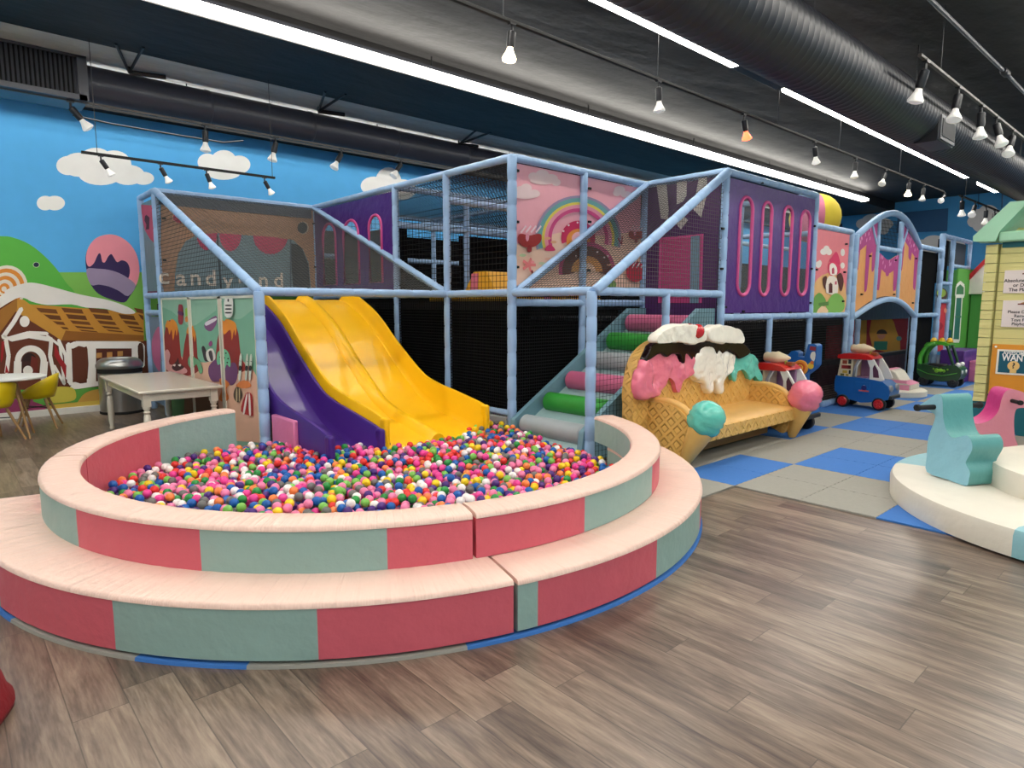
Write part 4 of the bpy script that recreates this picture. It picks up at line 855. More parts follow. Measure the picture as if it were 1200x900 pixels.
# ---------------------------------------------------------------- balls
BR_ = .0298
def in_pit(x, y):
    d = math.hypot(x-CX, y-CY)
    if x > X1-.06 and y > Y3-.02: return False
    if y > Y0-.12: return False
    if x > X1-.06: return d < 1.885-BR_ and y < Y3
    if d < 1.885-BR_: return True
    return X0+.1 < x < X1-.07 and Y3 < y < Y0-.12 and (x > CX and y > CY)
def slide_z(x, y):
    if 2.31 < x < 2.87 and y > 4.82: return 9 if (x < 2.40 or x > 2.78 or y > 5.15) else .12+.02*(y-4.8)
    if 2.84 < x < 4.07 and y > 4.84: return 9 if (x < 2.94 or x > 3.99 or y > 5.05) else .15+.02*(y-4.9)
    return 0
def surf(x, y):
    d = math.hypot(x-CX, y-CY)
    z = .165+.03*math.exp(-((x-3.5)**2+(y-4.3)**2)/.7)+.035*math.exp(-((x-1.9)**2+(y-3.8)**2)/.5)+.05*math.exp(-((x-4.1)**2+(y-5.1)**2)/.12)+.03*math.sin(x*3.1)*math.sin(y*2.7)
    if x > 3.9 and y < 4.3: z -= .05*min(1, (x-3.9)/.4)
    return z
rnd = random.Random(11); grid = {}; balls = []; cell = 2*BR_
def rest(x, y, z0):
    z = z0; i, j = int(x/cell), int(y/cell)
    for a in (-1, 0, 1):
        for b in (-1, 0, 1):
            for (bx, by, bz) in grid.get((i+a, j+b), ()):
                d2 = (x-bx)**2+(y-by)**2
                if d2 < cell*cell: z = max(z, bz+math.sqrt(cell*cell-d2))
    return z
tries = 0; fail = 0
while len(balls) < 5600 and tries < 16000:
    tries += 1; best = None
    x0, y0 = rnd.uniform(.5, 4.4), rnd.uniform(2.3, 6.0)
    if not in_pit(x0, y0): continue
    for k in range(9):
        x, y = x0+rnd.uniform(-.04, .04), y0+rnd.uniform(-.04, .04)
        if not in_pit(x, y): continue
        sz = slide_z(x, y)
        if sz > 1: continue
        s0 = surf(x, y)-.055 if sz == 0 else sz+BR_
        z = rest(x, y, s0)
        if best is None or z < best[2]: best = (x, y, z, s0)
    if best is None or best[2] > surf(best[0], best[1])+.03 or best[2] > best[3]+.085: continue
    balls.append(best[:3]); grid.setdefault((int(best[0]/cell), int(best[1]/cell)), []).append(best[:3])
BC = [('pink', (238, 130, 172), 20), ('hot pink', (232, 66, 150), 10), ('red', (222, 52, 46), 9), ('orange', (240, 132, 70), 8), ('yellow', (244, 206, 30), 7), ('green', (36, 140, 62), 8), ('light green', (124, 190, 84), 7), ('blue', (20, 92, 172), 14), ('purple', (74, 38, 120), 9), ('grey', (108, 106, 104), 11), ('white', (240, 234, 232), 11)]
bmats = [mat('ball_'+n.replace(' ', '_'), c, .32, noise=.02, spec=.4) for n, c, w in BC]; bag = [i for i, b in enumerate(BC) for _ in range(b[2])]
bcol = [rnd.choice(bag) for _ in balls]
camp = Vector((0, 0, H)); order = sorted(range(len(balls)), key=lambda i: (Vector(balls[i])-camp).length)
# the near ones that show: not buried under others, and not hidden behind the padded rim
def shows(i):
    x, y, z = balls[i]; P = Vector((x, y, z+BR_*.5)); d = P-camp
    a = d.x**2+d.y**2; f = -CX, -CY; b_ = 2*(f[0]*d.x+f[1]*d.y); c_ = CX*CX+CY*CY-1.885**2
    tt = (-b_-math.sqrt(max(0, b_*b_-4*a*c_)))/(2*a)
    if H+d.z*tt < .50: return False
    gi, gj = int(x/cell), int(y/cell); above = 0
    for a1 in (-1, 0, 1):
        for b1 in (-1, 0, 1):
            for q in grid.get((gi+a1, gj+b1), ()):
                if q[2] > z+.02 and (q[0]-x)**2+(q[1]-y)**2 < (cell*.8)**2: above += 1
    return above == 0
near = []
for i in order:
    if len(near) >= 298: break
    if shows(i): near.append(i)
ns = set(near)
proto = {}
for i in near:
    k = bcol[i]
    if k not in proto:
        m = M(); m.sphere((0, 0, 0), BR_, bmats[k], 20); o = m.build('pit_ball', sm=True); proto[k] = o
    else: o = proto[k].copy(); COL.objects.link(o)
    o.location = balls[i]; tag(o, BC[k][0]+' plastic ball lying near the front rim of the ball pit', 'ball', 'plastic balls near the front rim of the pit')
bm = bmesh.new(); bmesh.ops.create_icosphere(bm, subdivisions=2, radius=BR_); bm.verts.ensure_lookup_table()
bv = np.array([v.co[:] for v in bm.verts]); bf = np.array([[v.index for v in f.verts] for f in bm.faces]); bm.free()
rest_i = [i for i in range(len(balls)) if i not in ns]; nb = len(rest_i); P = np.array([balls[i] for i in rest_i])
V = (P[:, None, :]+bv[None]).reshape(-1, 3); Fc = (bf[None]+(np.arange(nb)*len(bv))[:, None, None]).reshape(-1)
me = bpy.data.meshes.new('pit_balls'); me.vertices.add(len(V)); me.vertices.foreach_set('co', V.ravel()); me.loops.add(len(Fc)); me.loops.foreach_set('vertex_index', Fc.astype(np.int32))
npoly = len(Fc)//3; me.polygons.add(npoly); me.polygons.foreach_set('loop_start', np.arange(0, len(Fc), 3, dtype=np.int32)); me.polygons.foreach_set('material_index', np.repeat(np.array([bcol[i] for i in rest_i], dtype=np.int32), len(bf)))
me.update(calc_edges=True); me.polygons.foreach_set('use_smooth', [True]*npoly)
for b in bmats: me.materials.append(b)
o = bpy.data.objects.new('pit_balls', me); COL.objects.link(o); tag(o, 'mass of many-coloured plastic balls filling the rest of the ball pit', 'balls', kind='stuff')
print('balls', len(balls), 'near', len(near))

# ---------------------------------------------------------------- foam floor tiles
TS = .525; tile_protos = {}
def tile_colour(i, j):
    k = i//2                                   # j counts half metres leftwards (+y) from y = 2.55
    y = 2.55+(j+.5)*TS
    blue = {-1: False, 0: y < 1.5 or 2.55 < y < 3.1, 1: 1.5 < y < 2.55, 2: y > 3.1 or y < .5, 3: 2.05 < y < 3.1, 4: 3.1 < y < 4.2 or 1 < y < 2.05, 5: 2.05 < y < 3.1, 6: 3.1 < y < 4.2 or y < 2.05, 7: 2.05 < y < 3.1, 8: y > 3.1, 9: y > 2.05, 10: y < 2.6}.get(k, False)
    return blue
for i in range(-1, 22):
    for j in range(-7, 3):
        x, y = 4.70+i*TS, 2.55+j*TS
        if i < 0 and j < 0: continue
        cx_, cy_ = x+TS/2, y+TS/2
        if math.hypot(cx_-5.94, cy_-.23) < 1.05 or (cx_ > 8.9 and cy_ < 1.6) or (j < -4 and i > 1) or cy_ < -.9: continue
        if math.hypot(x+TS*.5-CX, y+TS*.5-CY) < 2.2: continue
        b = tile_colour(i, j); key = b
        if key not in tile_protos:
            m = M(); n = 14; pts = []
            for (ax, ay, bx, by) in ((0, 0, 1, 0), (1, 0, 1, 1), (1, 1, 0, 1), (0, 1, 0, 0)):
                for q in range(n):
                    t = q/n; o_ = -.004 if q % 2 else .0; px_, py_ = ax+(bx-ax)*t, ay+(by-ay)*t
                    nx, ny = (by-ay), -(bx-ax); pts.append((px_*TS+nx*o_, py_*TS+ny*o_, .002))
            m.prism(pts, (0, 0, .013), bl if b else gr); o = m.build('foam_tile'); tile_protos[key] = o
        else: o = tile_protos[key].copy(); COL.objects.link(o)
        o.location = (x, y, 0)
        tag(o, ('blue' if b else 'grey')+' interlocking foam floor tile laid before the climbing frame and around the toys', 'foam tile', 'foam floor tiles', 'thing')

# ---------------------------------------------------------------- ice cream bench
waf = mat('waffle_plastic', (228, 178, 96), .42, noise=.1, scale=6)
def waffle(mt):
    nt = mt.node_tree; N = nt.nodes; L = nt.links; tc = N.new('ShaderNodeTexCoord'); sp = N.new('ShaderNodeSeparateXYZ'); L.new(tc.outputs['Object'], sp.inputs[0])
    def mm(op, a, b=None, c=None):
        n = N.new('ShaderNodeMath'); n.operation = op
        for i, v in enumerate((a, b, c)):
            if v is None: continue
            if isinstance(v, (int, float)): n.inputs[i].default_value = v
            else: L.new(v, n.inputs[i])
        return n.outputs[0]
    h = mm('ADD', sp.outputs[0], sp.outputs[1]); outs = []
    for sg in (1, -1):
        w = mm('FRACT', mm('MULTIPLY', mm('ADD', mm('MULTIPLY', sp.outputs[2], sg), h), 7.5)); d = mm('ABSOLUTE', mm('SUBTRACT', w, .5)); outs.append(d)
    mx = mm('MAXIMUM', outs[0], outs[1]); r_ = N.new('ShaderNodeMapRange'); L.new(mx, r_.inputs[0]); r_.inputs[1].default_value = .26; r_.inputs[2].default_value = .36
    bp = N.new('ShaderNodeBump'); bp.inputs['Strength'].default_value = .9; bp.inputs['Distance'].default_value = .022; L.new(r_.outputs[0], bp.inputs['Height']); L.new(bp.outputs[0], N['Principled BSDF'].inputs['Normal'])
waffle(waf); waf2 = mat('smooth_waffle_plastic', (224, 176, 100), .4, noise=.12, scale=7, bump=.2, bscale=30)
def gloss(n, c): return mat(n, c, .18, noise=.03, coat=.4, bump=.5, bscale=3.5, bdist=.08)
ic_p, ic_w, ic_t, choc, cream_m, cherry = gloss('pink_icing', (236, 122, 146)), gloss('white_icing', (246, 240, 228)), gloss('mint_icing', (100, 200, 184)), mat('chocolate_gloss', (22, 7, 8), .12, spec=.3), mat('whipped_cream', (242, 236, 222), .4, bump=.5, bscale=16, bdist=.02), mat('cherry_red', (196, 30, 38), .15, coat=.6)
t = thing('ice_cream_bench', (5.9, 3.35, 0), 'waffle bench with ice cream scoops, melting icing and a cherry on its back', 'bench')
B8 = lambda x, y, yy: at(730+x/5, 375+y/5, y=yy)
yb1, yb0 = 3.70, 3.58
sil = [B8(x, y, yb0) for x, y in ((58, 500), (55, 440), (64, 350), (82, 270), (110, 205), (160, 150), (230, 112), (330, 92), (430, 88), (540, 95), (640, 130), (705, 185), (750, 260), (775, 340), (782, 400))]
x_l, x_r = sil[0].x, sil[-1].x
pl = smooth(sil, 3, closed=False)+[Vector((x_r+.02, yb0, .5)), Vector((x_r-.03, yb0, .08)), Vector((x_l+.05, yb0, .08)), Vector((x_l, yb0, .35))]
m = M(); m.prism(pl, (0, yb1-yb0, 0), waf); back_o = m.build('backrest', t, bevel=.03, seg=3)
def puff(name, pts, yy, h, w, mt, lab=None, n=4):
    P = smooth([B8(x, y, yy+.02) for x, y in pts], n); m = M(); m.prism(P, (0, -h-.02, 0), mt); o = m.build(name, t, sm=True, label=lab)
    r_ = o.modifiers.new('remesh', 'REMESH'); r_.mode = 'VOXEL'; r_.voxel_size = .0075; r_.use_smooth_shade = True
    r_ = o.modifiers.new('soften', 'SMOOTH'); r_.factor = .5; r_.iterations = int(w*230)
    if name != 'chocolate_sauce':
        tx = bpy.data.textures.get('folds') or bpy.data.textures.new('folds', 'MARBLE'); tx.noise_scale = .16; tx.turbulence = 6; tx.marble_type = 'SHARP' if False else 'SOFT'
        r_ = o.modifiers.new('folds', 'DISPLACE'); r_.texture = tx; r_.texture_coords = 'LOCAL'; r_.strength = .035 if name == 'icing' else .02; r_.mid_level = .5
        r_ = o.modifiers.new('soften', 'SMOOTH'); r_.factor = .5; r_.iterations = 3
    return o
puff('icing', [(60, 445), (52, 385), (68, 300), (95, 235), (150, 195), (270, 190), (300, 245), (330, 195), (378, 225), (384, 290), (350, 330), (318, 345), (312, 400), (295, 432), (275, 410), (266, 370), (240, 345), (225, 380), (190, 420), (130, 447), (85, 457)], yb0-.005, .06, .028, ic_p, 'melting pink icing')
puff('icing', [(375, 250), (395, 190), (440, 160), (500, 165), (580, 175), (627, 205), (624, 260), (602, 300), (562, 330), (546, 370), (545, 412), (530, 422), (517, 395), (512, 358), (492, 352), (486, 400), (472, 422), (455, 395), (448, 365), (400, 345), (374, 300)], yb0-.01, .06, .028, ic_w, 'melting white icing')
puff('icing', [(622, 215), (700, 180), (742, 220), (767, 270), (780, 342), (762, 352), (742, 332), (722, 342), (708, 352), (698, 325), (672, 295), (642, 310), (632, 345), (615, 357), (603, 330), (608, 280)], yb0-.005, .055, .026, ic_t, 'melting mint icing')
puff('chocolate_sauce', [(95, 236), (118, 180), (150, 135), (300, 100), (460, 95), (560, 115), (650, 125), (695, 155), (712, 190), (655, 224), (635, 215), (615, 192), (580, 176), (545, 196), (528, 176), (510, 204), (490, 170), (470, 194), (450, 158), (440, 194), (418, 172), (400, 240), (376, 246), (355, 208), (332, 198), (326, 247), (310, 247), (298, 204), (250, 198), (220, 216), (180, 194), (125, 228)], yb0-.02, .055, .012, choc, n=3)
puff('whipped_cream', [(140, 130), (158, 76), (228, 36), (312, 24), (388, 40), (426, 84), (412, 124), (330, 138), (260, 130), (190, 140)], yb0-.05, .10, .05, cream_m)
puff('whipped_cream', [(456, 114), (444, 58), (496, 28), (576, 30), (640, 66), (662, 110), (640, 138), (570, 134), (520, 132)], yb0-.05, .10, .05, cream_m)
m = M(); m.sphere(B8(437, 66, yb0-.13), .068, cherry, 20, (1, 1, 1.05)); m.path([B8(437, 50, yb0-.13), B8(425, 30, yb0-.14), B8(385, 24, yb0-.15)], .006, cherry, 6); m.build('cherry', t, sm=True)
# seat
sx0, sx1 = 5.03, 6.86
za = at(848, 496, y=3.06).z; zb = at(832, 518, y=3.06).z
m = M(); m.prism([(sx0, 3.06, za-.02), (sx0, 3.09, za), (sx0, yb0+.02, za+.02), (sx0, yb0+.02, za-.08), (sx0, 3.08, za-.05)], (sx1-sx0, 0, 0), waf2); m.build('seat', t, bevel=.012)
m = M(); m.box(sx0, sx1, 3.055, 3.10, zb, za-.015, waf); m.build('seat_apron', t, bevel=.01)
m = M(); m.box(sx0+.1, sx1-.1, 3.3, 3.6, .06, za-.05, mat('bench_underside', (130, 94, 50), .6)); m.build('seat_support', t, bevel=.01)
for k, (xx, dx) in enumerate(((4.93, .11), (6.84, .11))):
    S8 = [at(730+x/5, 375+y/5, x=4.93) for x, y in ((62, 500), (110, 478), (180, 482), (250, 490), (320, 520), (365, 565), (392, 620), (405, 680), (380, 800), (352, 825), (300, 790), (220, 735), (120, 640), (66, 590))]
    S8 = [Vector((xx, p.y, max(.02, p.z))) for p in S8]; m = M(); m.prism(smooth(S8, 3), (dx, 0, 0), waf); m.build('armrest', t, bevel=.022, seg=3)
    m = M(); ed = smooth(S8[:8], 3, closed=False); m.path([p+Vector((dx/2, -.005, .012)) for p in ed], .034, waf2, 10); m.build('arm_edge_roll', t, sm=True)
for k, ((px, py), r_, mt, foot, lb) in enumerate((((828, 491), .158, ic_t, (4.90, 3.17), 'mint scoop'), ((944, 464), .17, ic_p, (6.93, 3.12), 'pink scoop'))):
    c = at(px, py, y=2.98); f = Vector((foot[0], foot[1], .01)); d = (f-c).normalized(); m = M(); L_ = (f-c).length
    m.lathe([(.115, .06), (.12, .10), (.10, .2), (.045, L_-.03), (.02, L_)], c, waf2, 22, d); m.build('cone', t, sm=True)
    m = M(); rows = []; u, w = m.frame(-d)
    for (rr, h) in ((.02, -.13), (.08, -.14), (.105, -.13), (.14, -.09), (.155, -.05), (.148, -.02), (.162, .0), (.15, .03), (.155, .05), (.14, .09), (.105, .13), (.06, .155), (.02, .163)):
        rows.append([c-d*(h*r_/.16)+(u*math.cos(a)+w*math.sin(a))*rr*r_/.16*(1+(.06*math.sin(a*5+h*20) if h < 0 else .015*math.sin(3*a+h*30))) for a in [2*math.pi*j/28 for j in range(28)]])
    m.rings(rows, mt); m.build('scoop', t, sm=True, label=lb)

# ---------------------------------------------------------------- ride-in toy cars
tyre = mat('black_tyre_plastic', (24, 24, 26), .5); redp = mat('red_plastic', (206, 36, 34), .3, coat=.3); bluep = mat('blue_plastic', (28, 98, 172), .3, coat=.3); greyp = mat('grey_plastic', (150, 152, 160), .4); creamp = mat('cream_plastic', (226, 210, 176), .4)
def wheel(t, x, y, r, hub):
    m = M(); s_ = 1 if y > 0 else -1; m.lathe([(.03, -.03), (r-.012, -.032), (r, -.02), (r, .02), (r-.012, .032), (.03, .03)], (x, y, r), tyre, 22, (0, 1, 0)); o = m.build('wheel', t, sm=True, local=True, angle=35)
    m = M(); m.lathe([(r*.74, .0), (r*.74, .012), (r*.6, .02), (r*.2, .016), (.01, .022)], (x, y+s_*.028, r), hub, 20, (0, s_, 0)); 
    for a in range(6): m.obox((x+r*.4*math.cos(a*math.pi/3), y+s_*.048, r+r*.4*math.sin(a*math.pi/3)), (r*.22*math.cos(a*math.pi/3), 0, r*.22*math.sin(a*math.pi/3)), (0, .004, 0), (-.005*math.sin(a*math.pi/3), 0, .005*math.cos(a*math.pi/3)), hub)
    m.build('hubcap', o, sm=True, local=True, angle=35)
def arcp(cx, cz, r, a0, a1, n=8): return [(cx+r*math.cos(R(a0+(a1-a0)*i/n)), cz+r*math.sin(R(a0+(a1-a0)*i/n))) for i in range(n+1)]
def sideprism(m, pts, y0, y1, mt): m.prism([(x, y0, z) for x, z in pts], (0, y1-y0, 0), mt)
def squeeze(t, f, g, h=1, wn=1):
    for o in t.children_recursive:
        n = o.name.split('.')[0]; V = o.data.vertices
        if n in ('wheel', 'hubcap', 'headlight'):
            cx_ = sum(v_.co.x for v_ in V)/len(V); cy_ = sum(v_.co.y for v_ in V)/len(V)
            dz = (sum(v_.co.z for v_ in V)/len(V))*(h-1) if n == 'headlight' else 0
            for v_ in V: v_.co.x += cx_*(f-1); v_.co.y += cy_*(g-1); v_.co.z += dz
        else:
            for v_ in V: v_.co.x *= f; v_.co.y *= g; v_.co.z = .1+(v_.co.z-.1)*h
def food_car(loc, rz, label):
    t = thing('toy_car', loc, label, 'toy car', 'ride-in ice cream cars', rz)
    m = M(); prof = [(-.37, .20), (-.43, .24), (-.44, .40), (-.42, .50), (-.1, .49), (.2, .47), (.33, .45), (.42, .38), (.45, .28), (.43, .17)]+arcp(.29, .085, .105, 40, 165)+[(.14, .10), (0, .085), (-.10, .11)]+arcp(-.29, .085, .11, 20, 150)
    sideprism(m, smooth([(x, 0, z) for x, z in prof], 1) and prof, -.21, .21, bluep); bd = m.build('body', t, local=True, bevel=.035, seg=3)
    m = M(); m.box(-.1, .14, -.216, -.208, .22, .42, bluep); m.build('door', bd, local=True, bevel=.003)
    m = M()
    for (cx_, cz_, r_, c) in ((.05, .33, .045, (40, 50, 120)), (.05, .345, .03, (226, 226, 226)), (.05, .30, .035, (196, 60, 60))): m.lathe([(r_, 0), (r_*.9, .004)], (cx_, -.214-r_*.02, cz_), paint(c, .4), 16, (0, -1, 0))
    m.box(-.03, .13, -.222, -.215, .272, .292, paint((214, 90, 80), .4)); m.build('badge', bd, local=True)
    m = M(); sideprism(m, [(-.40, .49), (-.36, .80), (-.16, .80), (-.15, .49)], -.2, .2, creamp); rp = m.build('rear_cabin', t, local=True, bevel=.012)
    m = M()
    for (x, z, w, h, c) in ((-.29, .73, .05, .03, (150, 60, 40)), (-.21, .74, .03, .035, (60, 50, 50)), (-.27, .65, .09, .028, (170, 50, 46)), (-.28, .57, .05, .022, (206, 170, 60)), (-.20, .57, .02, .03, (40, 40, 46)), (-.32, .52, .04, .018, (120, 110, 60)), (-.21, .65, .03, .03, (120, 40, 40)), (-.24, .52, .03, .018, (180, 150, 60))): m.box(x-w/1.3, x+w/1.3, -.204, -.199, z-h, z+h, paint(c, .5))
    m.build('sticker_sheet', rp, local=True)
    for s_ in (-1, 1):
        ya_, yb_ = (-.205, -.165) if s_ < 0 else (.165, .205)
        m = M(); sideprism(m, [(.12, .47), (.30, .46), (.345, .48), (.28, .62), (.16, .80), (.06, .80), (.12, .66)], ya_, yb_, white_p); o = m.build('front_pillar', t, local=True, bevel=.012)
        m = M(); sideprism(m, [(.18, .51), (.27, .51), (.25, .62), (.19, .72), (.165, .66)], ya_-.004 if s_ < 0 else yb_, ya_ if s_ < 0 else yb_+.004, paint((90, 50, 74), .4)); m.build('pillar_print', o, local=True)
        m = M(); m.path([(-.15, s_*.19, .49), (-.12, s_*.19, .66), (-.06, s_*.19, .8)], .02, greyp, 8); m.path([(-.02, s_*.19, .8), (-.09, s_*.19, .68), (-.10, s_*.19, .5)], .012, white_p, 8); m.build('door_frame', t, local=True, sm=True)
    m = M(); m.box(-.15, .13, .12, .16, .46, .78, mat('mauve_inside', (150, 110, 146), .6)); m.box(-.12, .05, -.12, .12, .30, .50, mat('mauve_inside', (150, 110, 146), .6)); m.build('seat', t, local=True, bevel=.01)
    m = M(); sideprism(m, [(-.41, .80), (-.40, .845), (-.30, .875), (-.05, .88), (.08, .86), (.16, .81), (.15, .79), (-.36, .785)], -.225, .225, redp); m.build('roof', t, local=True, bevel=.022, seg=3)
    m = M(); m.lathe([(.02, -.20), (.06, -.19), (.072, -.16), (.06, -.12), (.078, -.09), (.075, -.04), (.085, 0), (.07, .04), (.05, .10), (.015, .18)], (-.08, 0, .95), creamp, 20, (1, 0, 0)); m.build('roof_cone', t, local=True, sm=True)
    m = M(); m.box(.06, .15, -.05, .05, .85, .90, paint((150, 80, 40), .4)); m.tube((.04, 0, .86), (.04, 0, .94), .02, paint((190, 200, 90), .4), 10); m.build('roof_topping', t, local=True, bevel=.01)
    for s_ in (-1, 1):
        m = M(); m.lathe([(.045, 0), (.045, .03), (.02, .045)], (.42, s_*.13, .36), greyp, 16, (1, 0, 0)); m.build('headlight', t, local=True, sm=True, angle=40)
    m = M(); m.box(.42, .48, -.2, .2, .17, .23, tyre); m.build('bumper', t, local=True, bevel=.015)
    m = M(); m.box(-.49, -.43, -.06, .06, .42, .48, redp); m.build('push_handle', t, local=True, bevel=.015)
    for x in (-.29, .29):
        for y in (-.185, .185): wheel(t, x, y, .088, redp)
    squeeze(t, .82, .9, .86); return t
food_car((9.80, 3.38, .015), R(-90), 'blue toy car with red roof and cream cone, standing clear on the mats')
food_car((7.38, 3.46, .015), R(-90), 'toy car with red roof and cream cone, half hidden behind the bench')
# green dinosaur car
dg = mat('dark_green_plastic', (22, 62, 34), .3, coat=.3); lg = mat('green_plastic', (70, 160, 44), .3, coat=.3)
t = thing('toy_car', (13.5, 3.42, .015), 'green dinosaur toy car with yellow spikes on its roof', 'toy car', None, R(-90))
m = M(); sideprism(m, [(-.36, .16), (-.44, .26), (-.46, .42), (-.40, .46), (0, .40), (.2, .46), (.36, .46), (.47, .38), (.48, .24), (.42, .14), (.1, .10), (-.2, .12)], -.24, .24, dg); bd = m.build('body', t, local=True, bevel=.045, seg=3)
m = M(); m.path([(-.44, -.245, .34), (-.2, -.25, .25), (.1, -.25, .22), (.4, -.245, .3)], .008, lg, 6)
for (x, z, r_) in ((-.02, .33, .05), (.06, .34, .045), (.13, .33, .035), (-.09, .36, .02), (.2, .36, .02)): m.lathe([(r_, 0), (r_*.8, .006)], (x, -.243, z), paint((120, 176, 50)), 12, (0, -1, 0))
m.build('face_decal', bd, local=True, sm=True)
for s_ in (-1, 1):
    m = M(); m.path(smooth([(-.40, s_*.19, .42), (-.40, s_*.19, .62), (-.28, s_*.19, .84), (-.1, s_*.19, .92)], 4, closed=False), .05, lg, 10); m.build('rear_pillar', t, local=True, sm=True)
    m = M(); m.path(smooth([(.30, s_*.19, .44), (.22, s_*.19, .66), (.14, s_*.19, .86), (.06, s_*.19, .92)], 4, closed=False), .032, dg, 10); m.build('front_pillar', t, local=True, sm=True)
    m = M(); m.sphere((.38, s_*.16, .47), .055, white_p, 14, (1, .8, .9)); m.build('eye', t, local=True, sm=True)
    m = M(); m.lathe([(.035, 0), (.03, .02)], (.465, s_*.14, .34), white_p, 12, (1, 0, 0)); m.build('headlight', t, local=True, sm=True)
m = M(); sideprism(m, [(-.34, .86), (-.28, .93), (-.1, .965), (.08, .955), (.2, .90), (.18, .87), (-.1, .90)], -.23, .23, lg); m.build('roof', t, local=True, bevel=.03, seg=3)
for x in (-.2, -.03, .13):
    m = M(); m.lathe([(.075, 0), (.07, .04), (.04, .085), (.01, .1)], (x, 0, .94 if x else .95), mat('yellow_spike_plastic', (236, 186, 40), .35), 16); m.build('roof_spike', t, local=True, sm=True)
m = M(); m.box(-.25, .1, -.16, .16, .3, .46, tyre); m.build('seat', t, local=True, bevel=.02)
for x in (-.3, .32):
    for y in (-.2, .2): wheel(t, x, y, .085, tyre)
squeeze(t, .74, .85, .82)
# blue airplane rocker
t = thing('toy_airplane', (8.05, 3.6, 0), 'blue toy airplane with a tail fin and round orange port, behind the toy car', 'toy airplane')
P5 = lambda x, y, xx=7.97: at(870+x/6.667, 380+y/6.667, x=xx)
m = M(); m.prism([P5(*q) for q in ((250, 240), (400, 246), (485, 262), (515, 155), (560, 152), (580, 165), (575, 320), (550, 350), (450, 425), (380, 440), (300, 420), (240, 330))], (.16, 0, 0), bluep); bd = m.build('body', t, bevel=.018)
m = M(); m.prism([P5(*q) for q in ((350, 250), (380, 212), (410, 205), (438, 222), (436, 254))], (.14, 0, 0), bluep); m.build('cockpit_hump', t, bevel=.012)
c = P5(455, 338)
for (r_, col, dx) in ((.095, (236, 160, 60), 0), (.068, (206, 96, 40), -.008), (.042, (236, 180, 70), -.016), (.022, (140, 40, 40), -.024)):
    m = M(); m.lathe([(r_, 0), (r_*.9, .014)], (c.x+dx, c.y, c.z), paint(col, .4), 22, (-1, 0, 0)); m.build('round_port', bd, sm=True, angle=40)
m = M(); A = Art(m, (870, 380, 6.667), x=7.966)
A.poly([(530, 170), (575, 178), (572, 210), (525, 200)], (150, 50, 60), 0); A.poly([(540, 220), (565, 215), (572, 240), (560, 290), (530, 260)], (226, 226, 216), 2); A.ell(535, 325, .04, .045, (230, 190, 60)); A.ell(545, 300, .025, .025, (226, 120, 60))
m.build('sticker_sheet', bd)
c = P5(420, 420); m = M(); m.box(8.0, 8.1, c.y-.12, c.y+.12, .002, c.z+.08, bluep); m.build('stand', t, bevel=.02)
# ---------------------------------------------------------------- striped low hump on a round base
t = thing('soft_play_bridge', (12.1, 3.05, 0), 'pink and cream striped soft hump on a low round white base', 'soft play bridge')
soft_w = vinyl('ivory_vinyl', (222, 216, 202), .45, .3); soft_pk = vinyl('pink_stripe_vinyl', (230, 150, 182), .45)
cc = at(1042, 452, z=.13)
m = M(); bc = Vector((11.62, 3.60, 0)); m.lathe([(.44, 0), (.48, .02), (.48, .10), (.45, .12), (.01, .125)], bc, soft_w, 40); m.build('round_base', t, sm=True, angle=40)
E0 = at(1063, 458, z=.14); prof = [(-.34, 0), (-.33, .10), (-.20, .24), (-.12, .33), (-.05, .345), (.03, .34), (.10, .30), (.20, .14), (.34, .09), (.34, 0)]
ax = Vector((1, 0, 0)); n_ = 5
hx0, hx1 = 11.40, 11.86; hump = None
rw = [[Vector((hx0, 3.60-a*.92, .122+b*.9)) for a, b in prof]]+[[Vector((hx1, 3.60-a*.92, .122+b*.9)) for a, b in prof]]
m = M(); m.rings(rw, soft_w); hump = m.build('hump', t, bevel=.015)
m = M()
for i in (0, 2, 4, 7):
    (a0, b0), (a1, b1) = prof[i], prof[i+1]
    for (xx0, xx1) in ((hx0-.004, hx1+.004),): flat(m, [(xx0, 3.60-a0*.92, .126+b0*.9), (xx1, 3.60-a0*.92, .126+b0*.9), (xx1, 3.60-a1*.92, .126+b1*.9), (xx0, 3.60-a1*.92, .126+b1*.9)], soft_pk, (0, 0, .002))
for (a, b, w_, h_) in ((0, .04, .30, .04), (0, .13, .26, .025)): m.box(hx0-.006, hx0-.002, 3.60-w_, 3.60+w_, .122+b-h_, .122+b+h_, soft_pk)
m.build('stripe', hump)
# ---------------------------------------------------------------- soft carousel
t = thing('soft_carousel', (5.94, .23, 0), 'round ivory soft play carousel base with pale blue sections', 'carousel')
sb = vinyl('pale_blue_vinyl', (140, 190, 200), .45, .3)
def sector(r0, r1, z0, z1, a0, a1, mt, name):
    m = M(); n = max(2, int((a1-a0)/4)); rows = []
    for i in range(n+1):
        a = R(a0+(a1-a0)*i/n); rows.append([Vector((5.94+r*math.cos(a), .23+r*math.sin(a), z)) for r, z in ((r0, z0), (r0, z1), (r1-.05, z1), (r1-.014, z1-.012), (r1, z1-.045), (r1-.004, z0))])
    m.rings(rows, mt); return m.build(name, t, sm=True, angle=40)
for a0, a1, c in ((62, 98, sb), (98, 161, soft_w), (161, 215, sb), (215, 290, soft_w), (290, 340, sb), (340, 422, soft_w)): sector(.01, 1.515, .016, .19, a0, a1, c, 'base_section')
sector(.01, .92, .19, .36, 0, 360, soft_w, 'raised_hub')
